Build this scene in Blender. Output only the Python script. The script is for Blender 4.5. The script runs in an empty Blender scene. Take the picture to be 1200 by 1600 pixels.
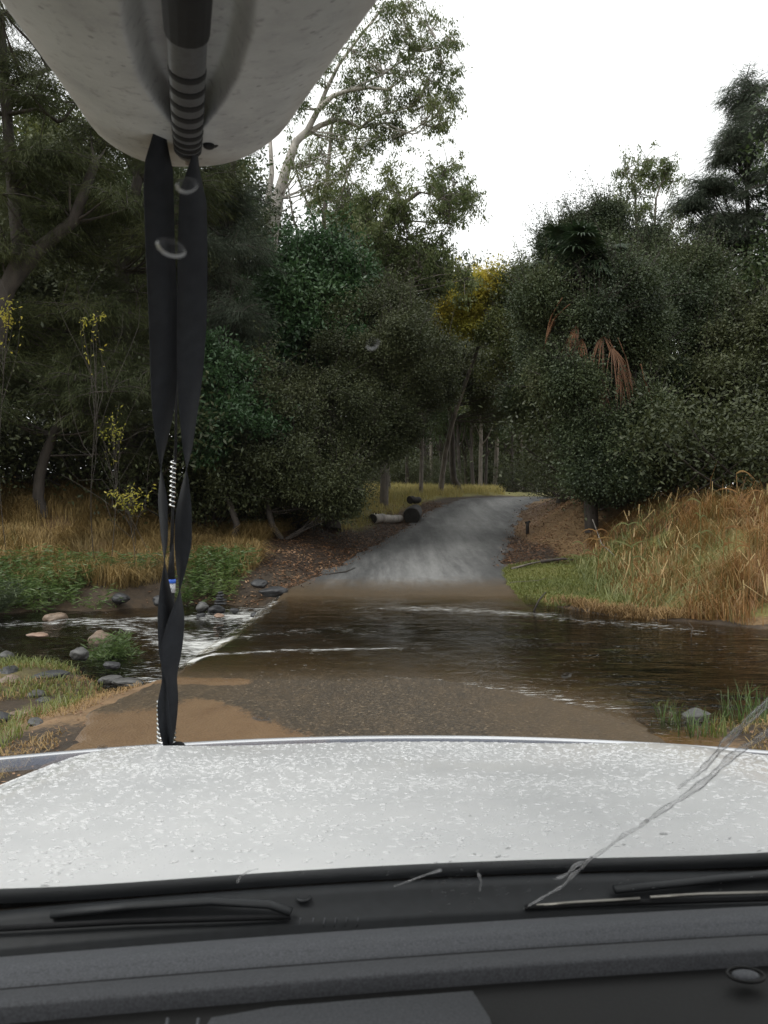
import bpy, math, numpy as np
from mathutils import Vector, noise as mnoise
C = bpy.context.scene.collection
sc = bpy.context.scene
R = math.radians
rng = np.random.default_rng(7)
F = 1295.0; HY = 780.0; CH = 1.9          # focal length in photo pixels, horizon row, eye height over the ford
# ---------------------------------------------------------------- camera, world, sun, exposure
cd = bpy.data.cameras.new('camera'); cam = bpy.data.objects.new('camera', cd); C.objects.link(cam)
cam.location = (0, 0, CH); cam.rotation_euler = (R(90), 0, 0)
cd.sensor_fit = 'VERTICAL'; cd.lens = 4.0; cd.sensor_height = 4.0*1600/F; cd.sensor_width = cd.sensor_height*.75
cd.shift_y = -20/1600; cd.clip_start = .02; cd.clip_end = 3000
cd.dof.use_dof = True; cd.dof.focus_distance = 11; cd.dof.aperture_fstop = 1.8
sc.camera = cam
SUN_EL, SUN_AZ = 60, -115                  # degrees; azimuth from +Y (ahead) towards +X
w = bpy.data.worlds.new('World'); sc.world = w; w.use_nodes = True
nt = w.node_tree; nt.nodes.clear()
sky = nt.nodes.new('ShaderNodeTexSky'); sky.sky_type = 'NISHITA'; sky.sun_disc = False
sky.sun_elevation = R(SUN_EL); sky.sun_rotation = R(SUN_AZ); sky.dust_density = 6; sky.air_density = 1.2; sky.ozone_density = 1
hs = nt.nodes.new('ShaderNodeHueSaturation'); hs.inputs['Saturation'].default_value = .2
bg = nt.nodes.new('ShaderNodeBackground'); bg.inputs['Strength'].default_value = .15
wo = nt.nodes.new('ShaderNodeOutputWorld')
cn = nt.nodes.new('ShaderNodeTexNoise'); cn.inputs['Scale'].default_value = 1.6; cn.inputs['Detail'].default_value = 5
cr_ = nt.nodes.new('ShaderNodeMapRange'); cr_.inputs['To Min'].default_value = 6.3; cr_.inputs['To Max'].default_value = 9.2      # overcast cloud sheet
cm = nt.nodes.new('ShaderNodeMix'); cm.data_type = 'RGBA'; cm.inputs[0].default_value = .82; cc_ = nt.nodes.new('ShaderNodeCombineColor')
nt.links.new(cn.outputs[0], cr_.inputs['Value'])
for i_ in range(3): nt.links.new(cr_.outputs[0], cc_.inputs[i_])
nt.links.new(sky.outputs[0], hs.inputs['Color']); nt.links.new(hs.outputs[0], cm.inputs[6]); nt.links.new(cc_.outputs[0], cm.inputs[7]); nt.links.new(cm.outputs[2], bg.inputs['Color']); nt.links.new(bg.outputs[0], wo.inputs[0])
sl = bpy.data.lights.new('sun', 'SUN'); sl.energy = 1.0; sl.angle = R(25); sl.color = (1, .98, .95)
so = bpy.data.objects.new('sun', sl); C.objects.link(so)
sd = Vector((math.sin(R(SUN_AZ))*math.cos(R(SUN_EL)), math.cos(R(SUN_AZ))*math.cos(R(SUN_EL)), math.sin(R(SUN_EL))))
so.rotation_euler = sd.to_track_quat('Z', 'Y').to_euler()
sc.view_settings.view_transform = 'Standard'; sc.view_settings.look = 'None'
sc.view_settings.exposure = 0.5; sc.view_settings.gamma = 1
sc.cycles.max_bounces = 6; sc.cycles.diffuse_bounces = 3; sc.cycles.glossy_bounces = 3; sc.cycles.transmission_bounces = 4
sc.cycles.transparent_max_bounces = 12; sc.cycles.caustics_reflective = False; sc.cycles.caustics_refractive = False
sc.cycles.sample_clamp_indirect = 6

# ---------------------------------------------------------------- helpers
def at(px, py, Y): return np.array([(px-600)/F*Y, Y, CH-(py-HY)/F*Y])
def gy(py, z=0.): return (CH-z)*F/(py-HY)
def sstep(a, b, x): t = np.clip((x-a)/(b-a), 0, 1); return t*t*(3-2*t)
_ph = rng.uniform(0, 6.28, (8, 24)); _an = rng.uniform(0, 6.28, (8, 24)); _fr = rng.uniform(.6, 1.6, (8, 24))
def wob(x, y, f, k=0):                     # cheap smooth 2D noise, about -1..1
    x = np.asarray(x, float); y = np.asarray(y, float); s = 0
    for i in range(12):
        q = f*_fr[k, i]; s = s+np.sin(q*(x*math.cos(_an[k, i])+y*math.sin(_an[k, i]))*6.28+_ph[k, i])
    return s/4.5

class MB:
    def __init__(s): s.V = []; s.Fc = []; s.n = 0; s.uv = []
    def add(s, V, Fs):
        V = np.asarray(V, float).reshape(-1, 3); s.V.append(V)
        for f in (Fs if isinstance(Fs, (list, tuple)) and len(Fs) and isinstance(Fs[0], np.ndarray) and Fs[0].ndim == 2 else [np.asarray(Fs)]):
            s.Fc.append(f+s.n)
        s.n += len(V); return s
    def grid(s, P, closeu=False):           # P: (a,b,3)
        a, b = P.shape[:2]; i = np.arange(a*b).reshape(a, b)
        if closeu: j = np.roll(i, -1, 1); q = np.stack([i[:-1], j[:-1], j[1:], i[1:]], -1).reshape(-1, 4)
        else: q = np.stack([i[:-1, :-1], i[:-1, 1:], i[1:, 1:], i[1:, :-1]], -1).reshape(-1, 4)
        return s.add(P.reshape(-1, 3), q)
    def tube(s, pts, rad, n=7, cap=True, flat=None):
        P = np.asarray(pts, float); m = len(P); rad = np.broadcast_to(np.asarray(rad, float), (m,))
        T = np.gradient(P, axis=0); T /= np.linalg.norm(T, axis=1)[:, None]+1e-9
        ref = np.array([0, 0, 1.]) if abs(T[:, 2]).mean() < .8 else np.array([0, 1., 0])
        A = np.cross(T, ref); A /= np.linalg.norm(A, axis=1)[:, None]+1e-9; B = np.cross(T, A)
        t = np.linspace(0, 2*np.pi, n, endpoint=False)
        fl = 1 if flat is None else flat
        G = P[:, None]+rad[:, None, None]*(np.cos(t)[None, :, None]*A[:, None]+fl*np.sin(t)[None, :, None]*B[:, None])
        if cap:
            G = np.concatenate([np.repeat(P[:1, None], n, 1), G, np.repeat(P[-1:, None], n, 1)], 0)
        return s.grid(G, True)
    def box(s, c, d, rz=0, bev=0):
        c = np.array(c, float); d = np.array(d, float)/2
        k = np.array([[-1, -1, -1], [1, -1, -1], [1, 1, -1], [-1, 1, -1], [-1, -1, 1], [1, -1, 1], [1, 1, 1], [-1, 1, 1]])*d
        cr, sr = math.cos(rz), math.sin(rz); k = k@np.array([[cr, sr, 0], [-sr, cr, 0], [0, 0, 1]])
        return s.add(k+c, np.array([[0, 3, 2, 1], [4, 5, 6, 7], [0, 1, 5, 4], [1, 2, 6, 5], [2, 3, 7, 6], [3, 0, 4, 7]]))
    def mesh(s, name):
        me = bpy.data.meshes.new(name); V = np.concatenate(s.V); me.vertices.add(len(V)); me.vertices.foreach_set('co', V.ravel())
        tot = np.concatenate([np.full(len(f), f.shape[1]) for f in s.Fc]); lp = np.concatenate([f.ravel() for f in s.Fc])
        me.loops.add(len(lp)); me.loops.foreach_set('vertex_index', lp.astype(np.int32)); me.polygons.add(len(tot))
        me.polygons.foreach_set('loop_start', np.concatenate([[0], np.cumsum(tot)[:-1]]).astype(np.int32))
        me.polygons.foreach_set('loop_total', tot.astype(np.int32))
        me.update(calc_edges=True); return me
    def build(s, name, mat, parent=None, smooth=False, valid=False):
        me = s.mesh(name)
        if valid: me.validate()
        if smooth: me.polygons.foreach_set('use_smooth', np.ones(len(me.polygons), bool))
        me.materials.append(mat); o = bpy.data.objects.new(name, me); C.objects.link(o)
        if parent:
            o.parent = parent; o.matrix_parent_inverse.identity()
            me.vertices.foreach_get; w0 = world_loc(parent)
            for v in ():
                pass
            if w0.length > 1e-9:
                co = np.empty(len(me.vertices)*3); me.vertices.foreach_get('co', co)
                co = co.reshape(-1, 3)-np.array(w0); me.vertices.foreach_set('co', co.ravel())
        return o
def world_loc(o):
    v = Vector((0, 0, 0))
    while o: v = v+o.location; o = o.parent
    return v
def attr(o, name, vals):
    a = o.data.attributes.new(name, 'FLOAT', 'POINT'); a.data.foreach_set('value', np.asarray(vals, np.float32))
def tag(o, label=None, cat=None, group=None, kind=None):
    if label: o['label'] = label
    if cat: o['category'] = cat
    if group: o['group'] = group
    if kind: o['kind'] = kind
    return o
def thing(name, loc, label, cat, group=None):
    o = bpy.data.objects.new(name, None); o.location = loc; o.empty_display_size = .2; C.objects.link(o)
    return tag(o, label, cat, group)
def copy_tree(o, parent=None):
    c = o.copy(); C.objects.link(c); c.parent = parent
    for ch in o.children: copy_tree(ch, c)
    return c
def recentre(o):                            # move a one-mesh thing's origin to its base
    me = o.data; co = np.empty(len(me.vertices)*3); me.vertices.foreach_get('co', co); co = co.reshape(-1, 3)
    c = np.array([co[:, 0].mean(), co[:, 1].mean(), co[:, 2].min()]); me.vertices.foreach_set('co', (co-c).ravel()); o.location = c
    return o

# ---------------------------------------------------------------- materials
class NT:
    def __init__(s, name):
        s.m = bpy.data.materials.new(name); s.m.use_nodes = True; s.t = s.m.node_tree; s.t.nodes.clear()
        s.out = s.t.nodes.new('ShaderNodeOutputMaterial'); s._tc = None
    def n(s, ty, props=None, **inp):
        nd = s.t.nodes.new('ShaderNode'+ty)
        for k, v in (props or {}).items(): setattr(nd, k, v)
        for k, v in inp.items():
            k = {'A': 0, 'B': 1, 'Cc': 2}.get(k, k.replace('_', ' ')); s.put(nd.inputs[k], v)
        return nd
    def put(s, sock, v):
        if isinstance(v, bpy.types.Node): s.t.links.new(v.outputs[0], sock)
        elif isinstance(v, bpy.types.NodeSocket): s.t.links.new(v, sock)
        else:
            if hasattr(sock.default_value, '__len__'):
                if not isinstance(v, (tuple, list)): v = (v,)*3
                if len(v) == 3 and len(sock.default_value) == 4: v = (*v, 1)
            sock.default_value = v
    def tc(s, scale=(1, 1, 1), rot=(0, 0, 0)):
        if not s._tc: s._tc = s.n('TexCoord')
        mp = s.n('Mapping'); s.t.links.new(s._tc.outputs['Object'], mp.inputs['Vector']); mp.inputs['Scale'].default_value = scale; mp.inputs['Rotation'].default_value = rot
        return mp
    def noise(s, sc_, det=4, ro=.55, scale=(1, 1, 1), rot=(0, 0, 0)):
        return s.n('TexNoise', None, Vector=s.tc(scale, rot), Scale=sc_, Detail=det, Roughness=ro)
    def ramp(s, fac, stops, interp='LINEAR'):
        r = s.n('ValToRGB', None, Fac=fac); cr = r.color_ramp; cr.interpolation = interp
        while len(cr.elements) < len(stops): cr.elements.new(.5)
        for e, (p, c) in zip(cr.elements, stops):
            e.position = p; e.color = (*c, 1) if isinstance(c, (tuple, list)) else (c, c, c, 1)
        return r
    def mix(s, f, a, b, mode='MIX'):
        m = s.n('Mix', {'data_type': 'RGBA', 'blend_type': mode})
        s.put(m.inputs[0], f); s.put(m.inputs[6], a); s.put(m.inputs[7], b); return m.outputs[2]
    def math(s, op, a, b=0., c=0.):
        m = s.n('Math', {'operation': op, 'use_clamp': op in ('ADD', 'MULTIPLY') and False}); s.put(m.inputs[0], a); s.put(m.inputs[1], b); s.put(m.inputs[2], c); return m
    def attr(s, name): return s.n('Attribute', {'attribute_name': name}).outputs['Fac']
    def bump(s, h, st=.5, dist=.01, nrm=None):
        b = s.n('Bump', None, Height=h, Strength=st, Distance=dist)
        if nrm: s.put(b.inputs['Normal'], nrm)
        return b
    def pr(s, **k):
        nd = s.n('BsdfPrincipled', None, **k); return nd
    def done(s, sh): s.put(s.out.inputs[0], sh); return s.m
def simple(name, col, rough=.5, nscale=20, var=.25, bump=.2, bd=.004, metal=0, spec=.5, coat=0, det=5):
    t = NT(name); n = t.noise(nscale, det); c2 = tuple(max(0, x*(1-var)) for x in col); c3 = tuple(min(1, x*(1+var)) for x in col)
    r = t.ramp(n, [(.3, c2), (.7, c3)])
    k = dict(Base_Color=r, Roughness=rough, Metallic=metal, Specular_IOR_Level=spec, Coat_Weight=coat)
    if bump: k['Normal'] = t.bump(n, bump, bd)
    return t.done(t.pr(**k))
def leafmat(name, cols, rough=.42, tr=.3, spec=.5):
    t = NT(name); g = t.n('NewGeometry'); k = len(cols)
    big = t.noise(.45, 2)
    f = t.math('ADD', t.math('MULTIPLY', g.outputs['Random Per Island'], .42), t.math('MULTIPLY', t.math('SUBTRACT', big, .5), 1.7)); f = t.math('ADD', f, .27)
    r = t.ramp(f, [(i/(k-1), c) for i, c in enumerate(cols)])
    p = t.pr(Base_Color=r, Roughness=rough, Specular_IOR_Level=spec)
    tl = t.n('BsdfTranslucent', None, Color=r); mx = t.n('MixShader'); t.put(mx.inputs[0], tr); t.put(mx.inputs[1], p.outputs[0]); t.put(mx.inputs[2], tl.outputs[0])
    return t.done(mx)
M = {}
M['sheoak'] = leafmat('sheoak_needles', [(.03, .04, .012), (0.055, 0.067, 0.021), (.11, .115, .036)], .65, .3, .3)
M['sheoak2'] = leafmat('grey_sheoak_needles', [(.035, .048, .030), (.06, .078, .05), (.09, .105, .07)], .65, .35, .3)
M['gum'] = leafmat('gum_leaves', [(.06, .085, .03), (.10, .135, .045), (.16, .185, .07), (.20, .21, .09)], .5, .45, .4)
M['green'] = leafmat('lush_leaves', [(.025, .055, .02), (.045, .098, .034), (.085, .15, .055)], .42, .25, .5)
M['dark'] = leafmat('dark_leaves', [(.028, .036, .014), (0.046, 0.056, 0.021), (.082, .094, .038), (.12, .125, .06)], .5, .2, .4)
M['bush'] = leafmat('myrtle_leaves', [(.026, .040, .020), (0.042, 0.06, 0.026), (.078, .10, .042), (.12, .125, .055)], .5, .22, .4)
M['olive'] = leafmat('olive_leaves', [(.05, .07, .025), (.10, .12, .038), (.16, .17, .055)], .42, .35)
M['yellow'] = leafmat('yellow_leaves', [(.20, .23, .04), (.42, .38, .06), (.62, .47, .07)], .5, .5)
M['wood'] = leafmat('wood_leaves', [(.03, .05, .018), (.055, .085, .03), (.09, .12, .042)], .45, .3)
M['palm'] = leafmat('palm_leaf', [(.012, .025, .011), (.022, .04, .016), (.04, .06, .028)], .55, .2, .35)
M['palmdead'] = leafmat('dead_palm_leaf', [(.08, .04, .02), (.20, .09, .04), (.34, .16, .075)], .6, .2)
M['drygrass'] = leafmat('dry_grass', [(.13, .075, .025), (.24, .145, .055), (.34, .22, .09), (.12, .12, .035)], .6, .25)
M['drygrass2'] = leafmat('dry_grass_bank', [(.13, .095, .035), (.24, .165, .06), (.38, .26, .10), (.13, .13, .045)], .6, .25)
M['yelgrass'] = leafmat('yellow_grass', [(.24, .22, .07), (.38, .32, .11), (.50, .42, .17)], .6, .3)
M['reed'] = leafmat('reed_blades', [(.08, .045, .02), (.20, .10, .035), (.34, .18, .06), (.18, .15, .05), (.46, .31, .13)], .5, .3)
M['reedp'] = leafmat('pale_reed_leaves', [(.22, .15, .06), (.42, .29, .13), (.28, .28, .12)], .5, .3)
M['reedg'] = leafmat('green_reed_blades', [(.10, .12, .04), (.18, .2, .07), (.36, .32, .14)], .5, .3)
M['weed'] = leafmat('weed_leaves', [(.05, .085, .02), (.095, .15, .04), (.17, .22, .065)], .4, .35)
M['weed2'] = leafmat('pale_weed_leaves', [(.09, .10, .025), (.15, .18, .04), (.25, .25, .07)], .45, .35)
M['lawn'] = leafmat('lawn_blades', [(.10, .12, .025), (.17, .19, .045), (.26, .24, .08)], .5, .3)
M['litter'] = leafmat('litter_leaves', [(.05, .025, .014), (.17, .08, .035), (.36, .22, .12)], .5, .05)

def barkmat(name, c1, c2, sx=6):
    t = NT(name); n = t.noise(sx, 6, .6, (1, 1, .25)); n2 = t.noise(1.6, 3)
    c = t.mix(t.ramp(n2, [(.4, 0.), (.62, 1.)]), t.ramp(n, [(.3, c1), (.7, c2)]), t.ramp(n, [(.3, tuple(x*.55 for x in c1)), (.7, tuple(x*.7 for x in c2))]))
    return t.done(t.pr(Base_Color=c, Roughness=.8, Normal=t.bump(n, .6, .02)))
M['barkdark'] = barkmat('dark_bark', (.03, .024, .02), (.075, .06, .05))
M['barkgum'] = barkmat('gum_bark', (.42, .38, .34), (.62, .58, .53), 2)
M['barkgrey'] = barkmat('grey_bark', (.10, .085, .07), (.22, .19, .16))
M['log'] = barkmat('grey_log_bark', (.30, .27, .24), (.5, .46, .42))
M['char'] = barkmat('charred_bark', (.012, .011, .01), (.045, .04, .036))

# ground
def mat_ground():
    t = NT('ground_soil')
    n1 = t.noise(3, 8, .65); n2 = t.noise(22, 5, .6); n3 = t.noise(.5, 3)
    v = t.n('TexVoronoi', None, Vector=t.tc(), Scale=26.)
    soil = t.ramp(n1, [(.3, (.022, .016, .011)), (.55, (.05, .034, .021)), (.75, (.10, .07, .042))])
    litter_shade = t.ramp(v.outputs['Color'], [(.0, (.018, .012, .008)), (.6, (.034, .021, .013)), (.85, (.065, .038, .022)), (1., (.14, .08, .045))])  # leaf litter tones, lowered to carry the verge shade as well
    sand = t.ramp(n1, [(.3, (.12, .075, .038)), (.7, (.24, .15, .078))])
    gr = t.ramp(n2, [(.3, (.10, .095, .025)), (.7, (.24, .21, .07))])
    dry = t.ramp(n2, [(.3, (.10, .065, .03)), (.7, (.24, .15, .07))])
    bed = t.ramp(n1, [(.3, (.022, .015, .009)), (.7, (.07, .045, .024))])
    edge = lambda a, lo=.35, hi=.65: t.ramp(t.math('ADD', t.attr(a), t.math('MULTIPLY', t.math('SUBTRACT', n2, .5), .9)), [(lo, 0.), (hi, 1.)])
    c = t.mix(edge('litter'), soil, litter_shade); c = t.mix(edge('dry'), c, dry); c = t.mix(edge('grass'), c, gr); c = t.mix(edge('sand'), c, sand); c = t.mix(t.attr('bed'), c, bed)
    h = t.math('ADD', n1, t.math('MULTIPLY', n2, .5))
    return t.done(t.pr(Base_Color=c, Roughness=.75, Specular_IOR_Level=.35, Normal=t.bump(h, .7, .05)))
def mat_road():
    t = NT('wet_asphalt')
    v = t.n('TexVoronoi', None, Vector=t.tc(), Scale=48.); n2 = t.noise(1.3, 6, .6, (1, .35, 1)); n3 = t.noise(34, 4, .6); n4 = t.noise(5, 6, .65, (1, .5, 1))
    agg = t.ramp(v.outputs['Color'], [(.0, (.010, .009, .007)), (.5, (.034, .026, .017)), (.8, (.095, .070, .045)), (1., (.30, .23, .15))])
    sheen_strk = t.ramp(t.math('ADD', t.math('MULTIPLY', t.math('ADD', t.math('MULTIPLY', t.noise(1.6, 5, .6, (1.5, .05, 1), (0, 0, -.17)), .5), t.math('MULTIPLY', t.noise(8., 6, .78, (1., .07, 1), (0, 0, -.19)), .5)), 1.05), t.math('MULTIPLY', t.attr('sheen_track'), .24)), [(.48, 0.), (.60, .25), (.72, .6), (.86, 1.)])  # pale streaks: sky sheen of the wet road painted into its colour
    up = t.mix(sheen_strk, t.ramp(n3, [(.3, (.045, .045, .045)), (.7, (.095, .094, .092))]), t.ramp(n3, [(.3, (.17, .168, .162)), (.7, (.31, .305, .297))]))
    c = t.mix(t.attr('upper'), t.mix(.25, agg, (.085, .06, .035), 'MIX'), up)
    mud = t.ramp(n4, [(.3, (.115, .066, .030)), (.7, (.19, .113, .054))])
    mm = t.ramp(t.math('ADD', t.attr('mud'), t.math('ADD', t.math('MULTIPLY', t.math('SUBTRACT', n3, .5), .9), t.math('MULTIPLY', t.math('SUBTRACT', n4, .5), .9))), [(.42, 0.), (.62, 1.)])
    c = t.mix(mm, c, mud)
    silt = t.ramp(t.math('ADD', t.attr('silt'), t.math('MULTIPLY', t.math('SUBTRACT', n4, .5), 1.2)), [(.35, 0.), (1., .65)])
    c = t.mix(silt, c, (.10, .066, .034))
    crk = t.n('TexVoronoi', {'feature': 'DISTANCE_TO_EDGE'}, Vector=t.tc((1, .6, 1)), Scale=1.1)
    pat = t.ramp(n2, [(.42, .0), (.62, 1.)])
    ro = t.mix(t.attr('upper'), .4, t.mix(pat, .5, .65))
    ro = t.mix(mm, ro, .45)
    h = t.math('ADD', t.math('MULTIPLY', v.outputs['Distance'], .8), t.math('MULTIPLY', n3, .6))
    return t.done(t.pr(Base_Color=c, Roughness=ro, Specular_IOR_Level=.4, Normal=t.bump(h, .8, .012)))
def mat_water(name, tint, sc1=3., st=.35, stretch=(1, 1, 1), foamscale=9., gl=1.0):
    t = NT(name)
    a = t.noise(sc1, 4, .55, stretch); b = t.noise(sc1*4.2, 3, .6, stretch)
    h = t.math('ADD', a, t.math('MULTIPLY', b, .33))
    rip = t.attr('rip'); fo = t.attr('foam')
    st_ = t.math('MULTIPLY_ADD', rip, .8, st)
    bp = t.bump(h, st_, .045)
    fr = t.n('Fresnel', None, IOR=1.33, Normal=bp)
    g = t.n('BsdfGlossy', None, Color=(gl, gl, gl), Roughness=.06, Normal=bp)
    tr = t.n('BsdfTransparent', None, Color=t.ramp(t.attr('depth'), [(0., (1, .99, .97)), (.04, (.82, .75, .60)), (.12, (.30, .26, .16)), (.5, (.10, .085, .05))]))
    fr = t.math('MULTIPLY', fr, t.ramp(t.attr('depth'), [(0., .15), (.035, 1.)]))
    mx = t.n('MixShader'); t.put(mx.inputs[0], fr); t.put(mx.inputs[1], tr.outputs[0]); t.put(mx.inputs[2], g.outputs[0])
    fn = t.noise(foamscale, 6, .72, stretch)
    glint_noise = t.noise(11., 4, .7, (stretch[0]*.5, stretch[1]*1.6, 1)); fsum = t.math('ADD', t.math('MULTIPLY', t.math('ADD', fn, glint_noise), .5), t.math('MULTIPLY', fo, .30)); ff = t.ramp(fsum, [(.64, 0.), (.76, .85)])  # foam mask, with glitter streaks painted in as the same white
    glint_mask = t.ramp(t.math('ADD', t.noise(38., 3, .6, (stretch[0]*.45, stretch[1]*1.3, 1)), t.math('MULTIPLY', t.noise(1.3, 3), .22)), [(.80, 0.), (.86, .8)])  # sparkles on the ripples, painted as small white specks
    ff = t.math('MAXIMUM', ff, glint_mask)
    fd = t.n('BsdfDiffuse', None, Color=(.62, .62, .6))
    m2 = t.n('MixShader'); t.put(m2.inputs[0], ff); t.put(m2.inputs[1], mx.outputs[0]); t.put(m2.inputs[2], fd.outputs[0])
    return t.done(m2)
M['ground'] = mat_ground(); M['road'] = mat_road()
M['pool'] = mat_water('ford_water', (.78, .66, .46), 3.2, .22, (.55, 1.5, 1), 8)
M['stream'] = mat_water('stream_water', (.62, .5, .34), 2.6, .9, (.6, 1.3, 1), 7)
M['spill'] = mat_water('spill_water', (.6, .5, .35), 6, .9, (1, 1, 1), 10)
M['concrete'] = simple('wet_slab_concrete', (.14, .11, .08), .5, 12, .4, .3, .01)
def rockmat(name, c):
    t = NT(name); n = t.noise(7, 8, .65); n2 = t.noise(60, 3)
    r = t.ramp(n, [(.3, tuple(x*.55 for x in c)), (.7, tuple(min(1, x*1.35) for x in c))])
    r = t.mix(t.ramp(n2, [(.55, 0.), (.75, .5)]), r, tuple(min(1, x*2) for x in c))
    return t.done(t.pr(Base_Color=r, Roughness=.5, Normal=t.bump(n, .6, .03)))
M['rock'] = rockmat('grey_rock', (.068, .066, .063)); M['rockred'] = rockmat('reddish_rock', (.17, .12, .085)); M['rockpink'] = rockmat('salmon_rock', (.25, .165, .12)); M['rockdark'] = rockmat('dark_wet_rock', (.03, .03, .032))
# car & gear
def mat_paint():
    t = NT('white_paint'); n = t.noise(90, 3); n2 = t.noise(7, 5, .6, (1, 1, 1))
    c = t.ramp(n2, [(.3, (.67, .675, .68)), (.7, (.76, .76, .76))])
    return t.done(t.pr(Base_Color=c, Roughness=.28, Coat_Weight=.7, Coat_Roughness=.07, Normal=t.bump(n2, .04, .01)))
M['paint'] = mat_paint()
def mat_clear(name, tint, rough=.0, ior=1.33, haze=0.0, hazecol=(.7, .7, .7)):
    t = NT(name); fr = t.n('Fresnel', None, IOR=ior); g = t.n('BsdfGlossy', None, Roughness=rough); tr = t.n('BsdfTransparent', None, Color=tint)
    mx = t.n('MixShader'); t.put(mx.inputs[0], fr); t.put(mx.inputs[1], tr.outputs[0]); t.put(mx.inputs[2], g.outputs[0])
    if haze:
        d = t.n('BsdfDiffuse', None, Color=hazecol); m2 = t.n('MixShader'); t.put(m2.inputs[0], haze); t.put(m2.inputs[1], mx.outputs[0]); t.put(m2.inputs[2], d.outputs[0]); mx = m2
    return t.done(mx)
M['drop'] = mat_clear('glint_white_drops', (.98, .98, .98), .05, 1.4, .42, (.97, .97, .97))  # white diffuse share paints bright sky glints into the drops
M['wblur'] = mat_clear('blurred_drop', (.95, .95, .95), .35, 1.04, .13, (.85, .85, .87))
M['glass'] = mat_clear('windscreen_glass', (.93, .95, .94), 0., 1.45, .01, (.75, .76, .78))
_t = M['glass'].node_tree; _n = _t.nodes.new('ShaderNodeTexNoise'); _n.inputs['Scale'].default_value = 3.5; _n.inputs['Detail'].default_value = 6; _c = _t.nodes.new('ShaderNodeTexCoord'); _r = _t.nodes.new('ShaderNodeMapRange'); _r.inputs['From Min'].default_value = .35; _r.inputs['From Max'].default_value = .75; _r.inputs['To Min'].default_value = .002; _r.inputs['To Max'].default_value = .022
_t.links.new(_c.outputs['Object'], _n.inputs['Vector']); _t.links.new(_n.outputs[0], _r.inputs['Value']); _t.links.new(_r.outputs[0], [n for n in _t.nodes if n.type == 'MIX_SHADER'][-1].inputs[0])
M['prot'] = mat_clear('smoked_acrylic', (.72, .75, .80), .3, 1.2, .16, (.30, .33, .42))
M['wdrop'] = mat_clear('smeared_water', (.97, .97, .97), .15, 1.25, .16, (.9, .9, .92))
M['cowl'] = simple('black_cowl_plastic', (.014, .0155, .0175), .5, 60, .25, .15, .002, spec=.3)
M['rubber'] = simple('black_rubber', (.010, .010, .011), .7, 80, .25, .2, .001, spec=.15)
M['dash'] = simple('grey_dash_plastic', (.064, .067, .074), .62, 420, .35, .35, .0008, spec=.2)
M['dash2'] = simple('mid_grey_dash_plastic', (.048, .050, .055), .62, 420, .35, .35, .0008, spec=.2)
M['dashblack'] = simple('black_dash_plastic', (.007, .007, .007), .6, 420, .3, .3, .0006, spec=.2)
M['dull'] = simple('dull_metal', (.22, .21, .19), .4, 60, .1, 0, metal=1)
M['chrome'] = simple('metal_finish', (.6, .6, .6), .22, 60, .1, 0, metal=1)
M['blue'] = simple('blue_band', (.02, .10, .5), .4, 60, .1, 0)
M['silver'] = simple('silver_sticker', (.4, .4, .42), .4, 300, .5, 0)
M['headliner'] = simple('grey_headliner', (.12, .12, .12), .9, 200, .15, .2, .001)
def mat_kayak():
    t = NT('weathered_hull'); n = t.noise(9, 7, .62); n2 = t.noise(55, 4, .6); v = t.n('TexVoronoi', None, Vector=t.tc(), Scale=24.)
    c = t.ramp(n, [(.28, (.27, .275, .275)), (.5, (.36, .365, .36)), (.75, (.43, .435, .43))])
    n5 = t.noise(140, 3, .6); c = t.mix(t.ramp(n2, [(.56, 0.), (.72, .6)]), c, (.15, .15, .145)); c = t.mix(t.ramp(n5, [(.60, 0.), (.70, .5)]), c, (.42, .42, .41)); c = t.mix(t.ramp(v.outputs['Distance'], [(.07, .65), (.11, 0.)]), c, (.13, .13, .125))
    c = t.mix(t.ramp(t.attr('rim'), [(0, 0.), (1, .25)]), c, (.30, .25, .20))
    return t.done(t.pr(Base_Color=c, Roughness=.55, Normal=t.bump(t.math('ADD', n2, t.math('MULTIPLY', t.ramp(v.outputs['Distance'], [(.0, 0.), (.14, 1.)]), .6)), .25, .004)))
M['kayak'] = mat_kayak()
def mat_strap():
    t = NT('black_webbing'); wv = t.n('TexWave', {'wave_type': 'BANDS', 'bands_direction': 'Z'}, Vector=t.tc(), Scale=160., Distortion=.6)
    n = t.noise(40, 4)
    c = t.ramp(n, [(.3, (.011, .012, .015)), (.7, (.018, .020, .024))])
    return t.done(t.pr(Base_Color=c, Roughness=.75, Normal=t.bump(wv, .35, .001), Specular_IOR_Level=.15))
M['strap'] = mat_strap()

# ================================================================ TERRAIN
_ry = np.arange(-40, 400, .25)
_cx = np.interp(_ry, [-40, 6, 17, 22, 27, 38, 45, 60, 90, 400], [-3, 0, .25, 1.0, 2.0, 4.1, 6.3, 14, 34, 300])
_cz = np.interp(_ry, [-40, -8, 3, 6, 8.7, 12, 16.4, 20, 27, 33, 38, 43, 46, 50, 60, 90, 400], [1.2, .7, .28, .12, 0, -.13, 0, .13, .5, .92, 1.35, 1.80, 1.97, 2.05, 1.95, 1.2, 1.5])
k = np.hanning(15); k /= k.sum(); _cx = np.convolve(np.pad(_cx, 7, 'edge'), k, 'valid')
k = np.hanning(9); k /= k.sum(); _cz = np.convolve(np.pad(_cz, 4, 'edge'), k, 'valid')
def rcx(y): return np.interp(y, _ry, _cx)
def rz(x, y):
    u = x-rcx(y)
    z = np.interp(y, _ry, _cz)-.017*np.maximum(u, 0)**2*sstep(12.5, 9, y)
    return z-.012*(u/2.2)**2*sstep(18, 26, y)
def hwl(y): return np.interp(y, [3, 6.1, 7.1, 9, 14, 17, 22, 60], [2.2, 2.3, 2.62, 2.45, 2.3, 2.35, 2.15, 2.1])
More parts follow.
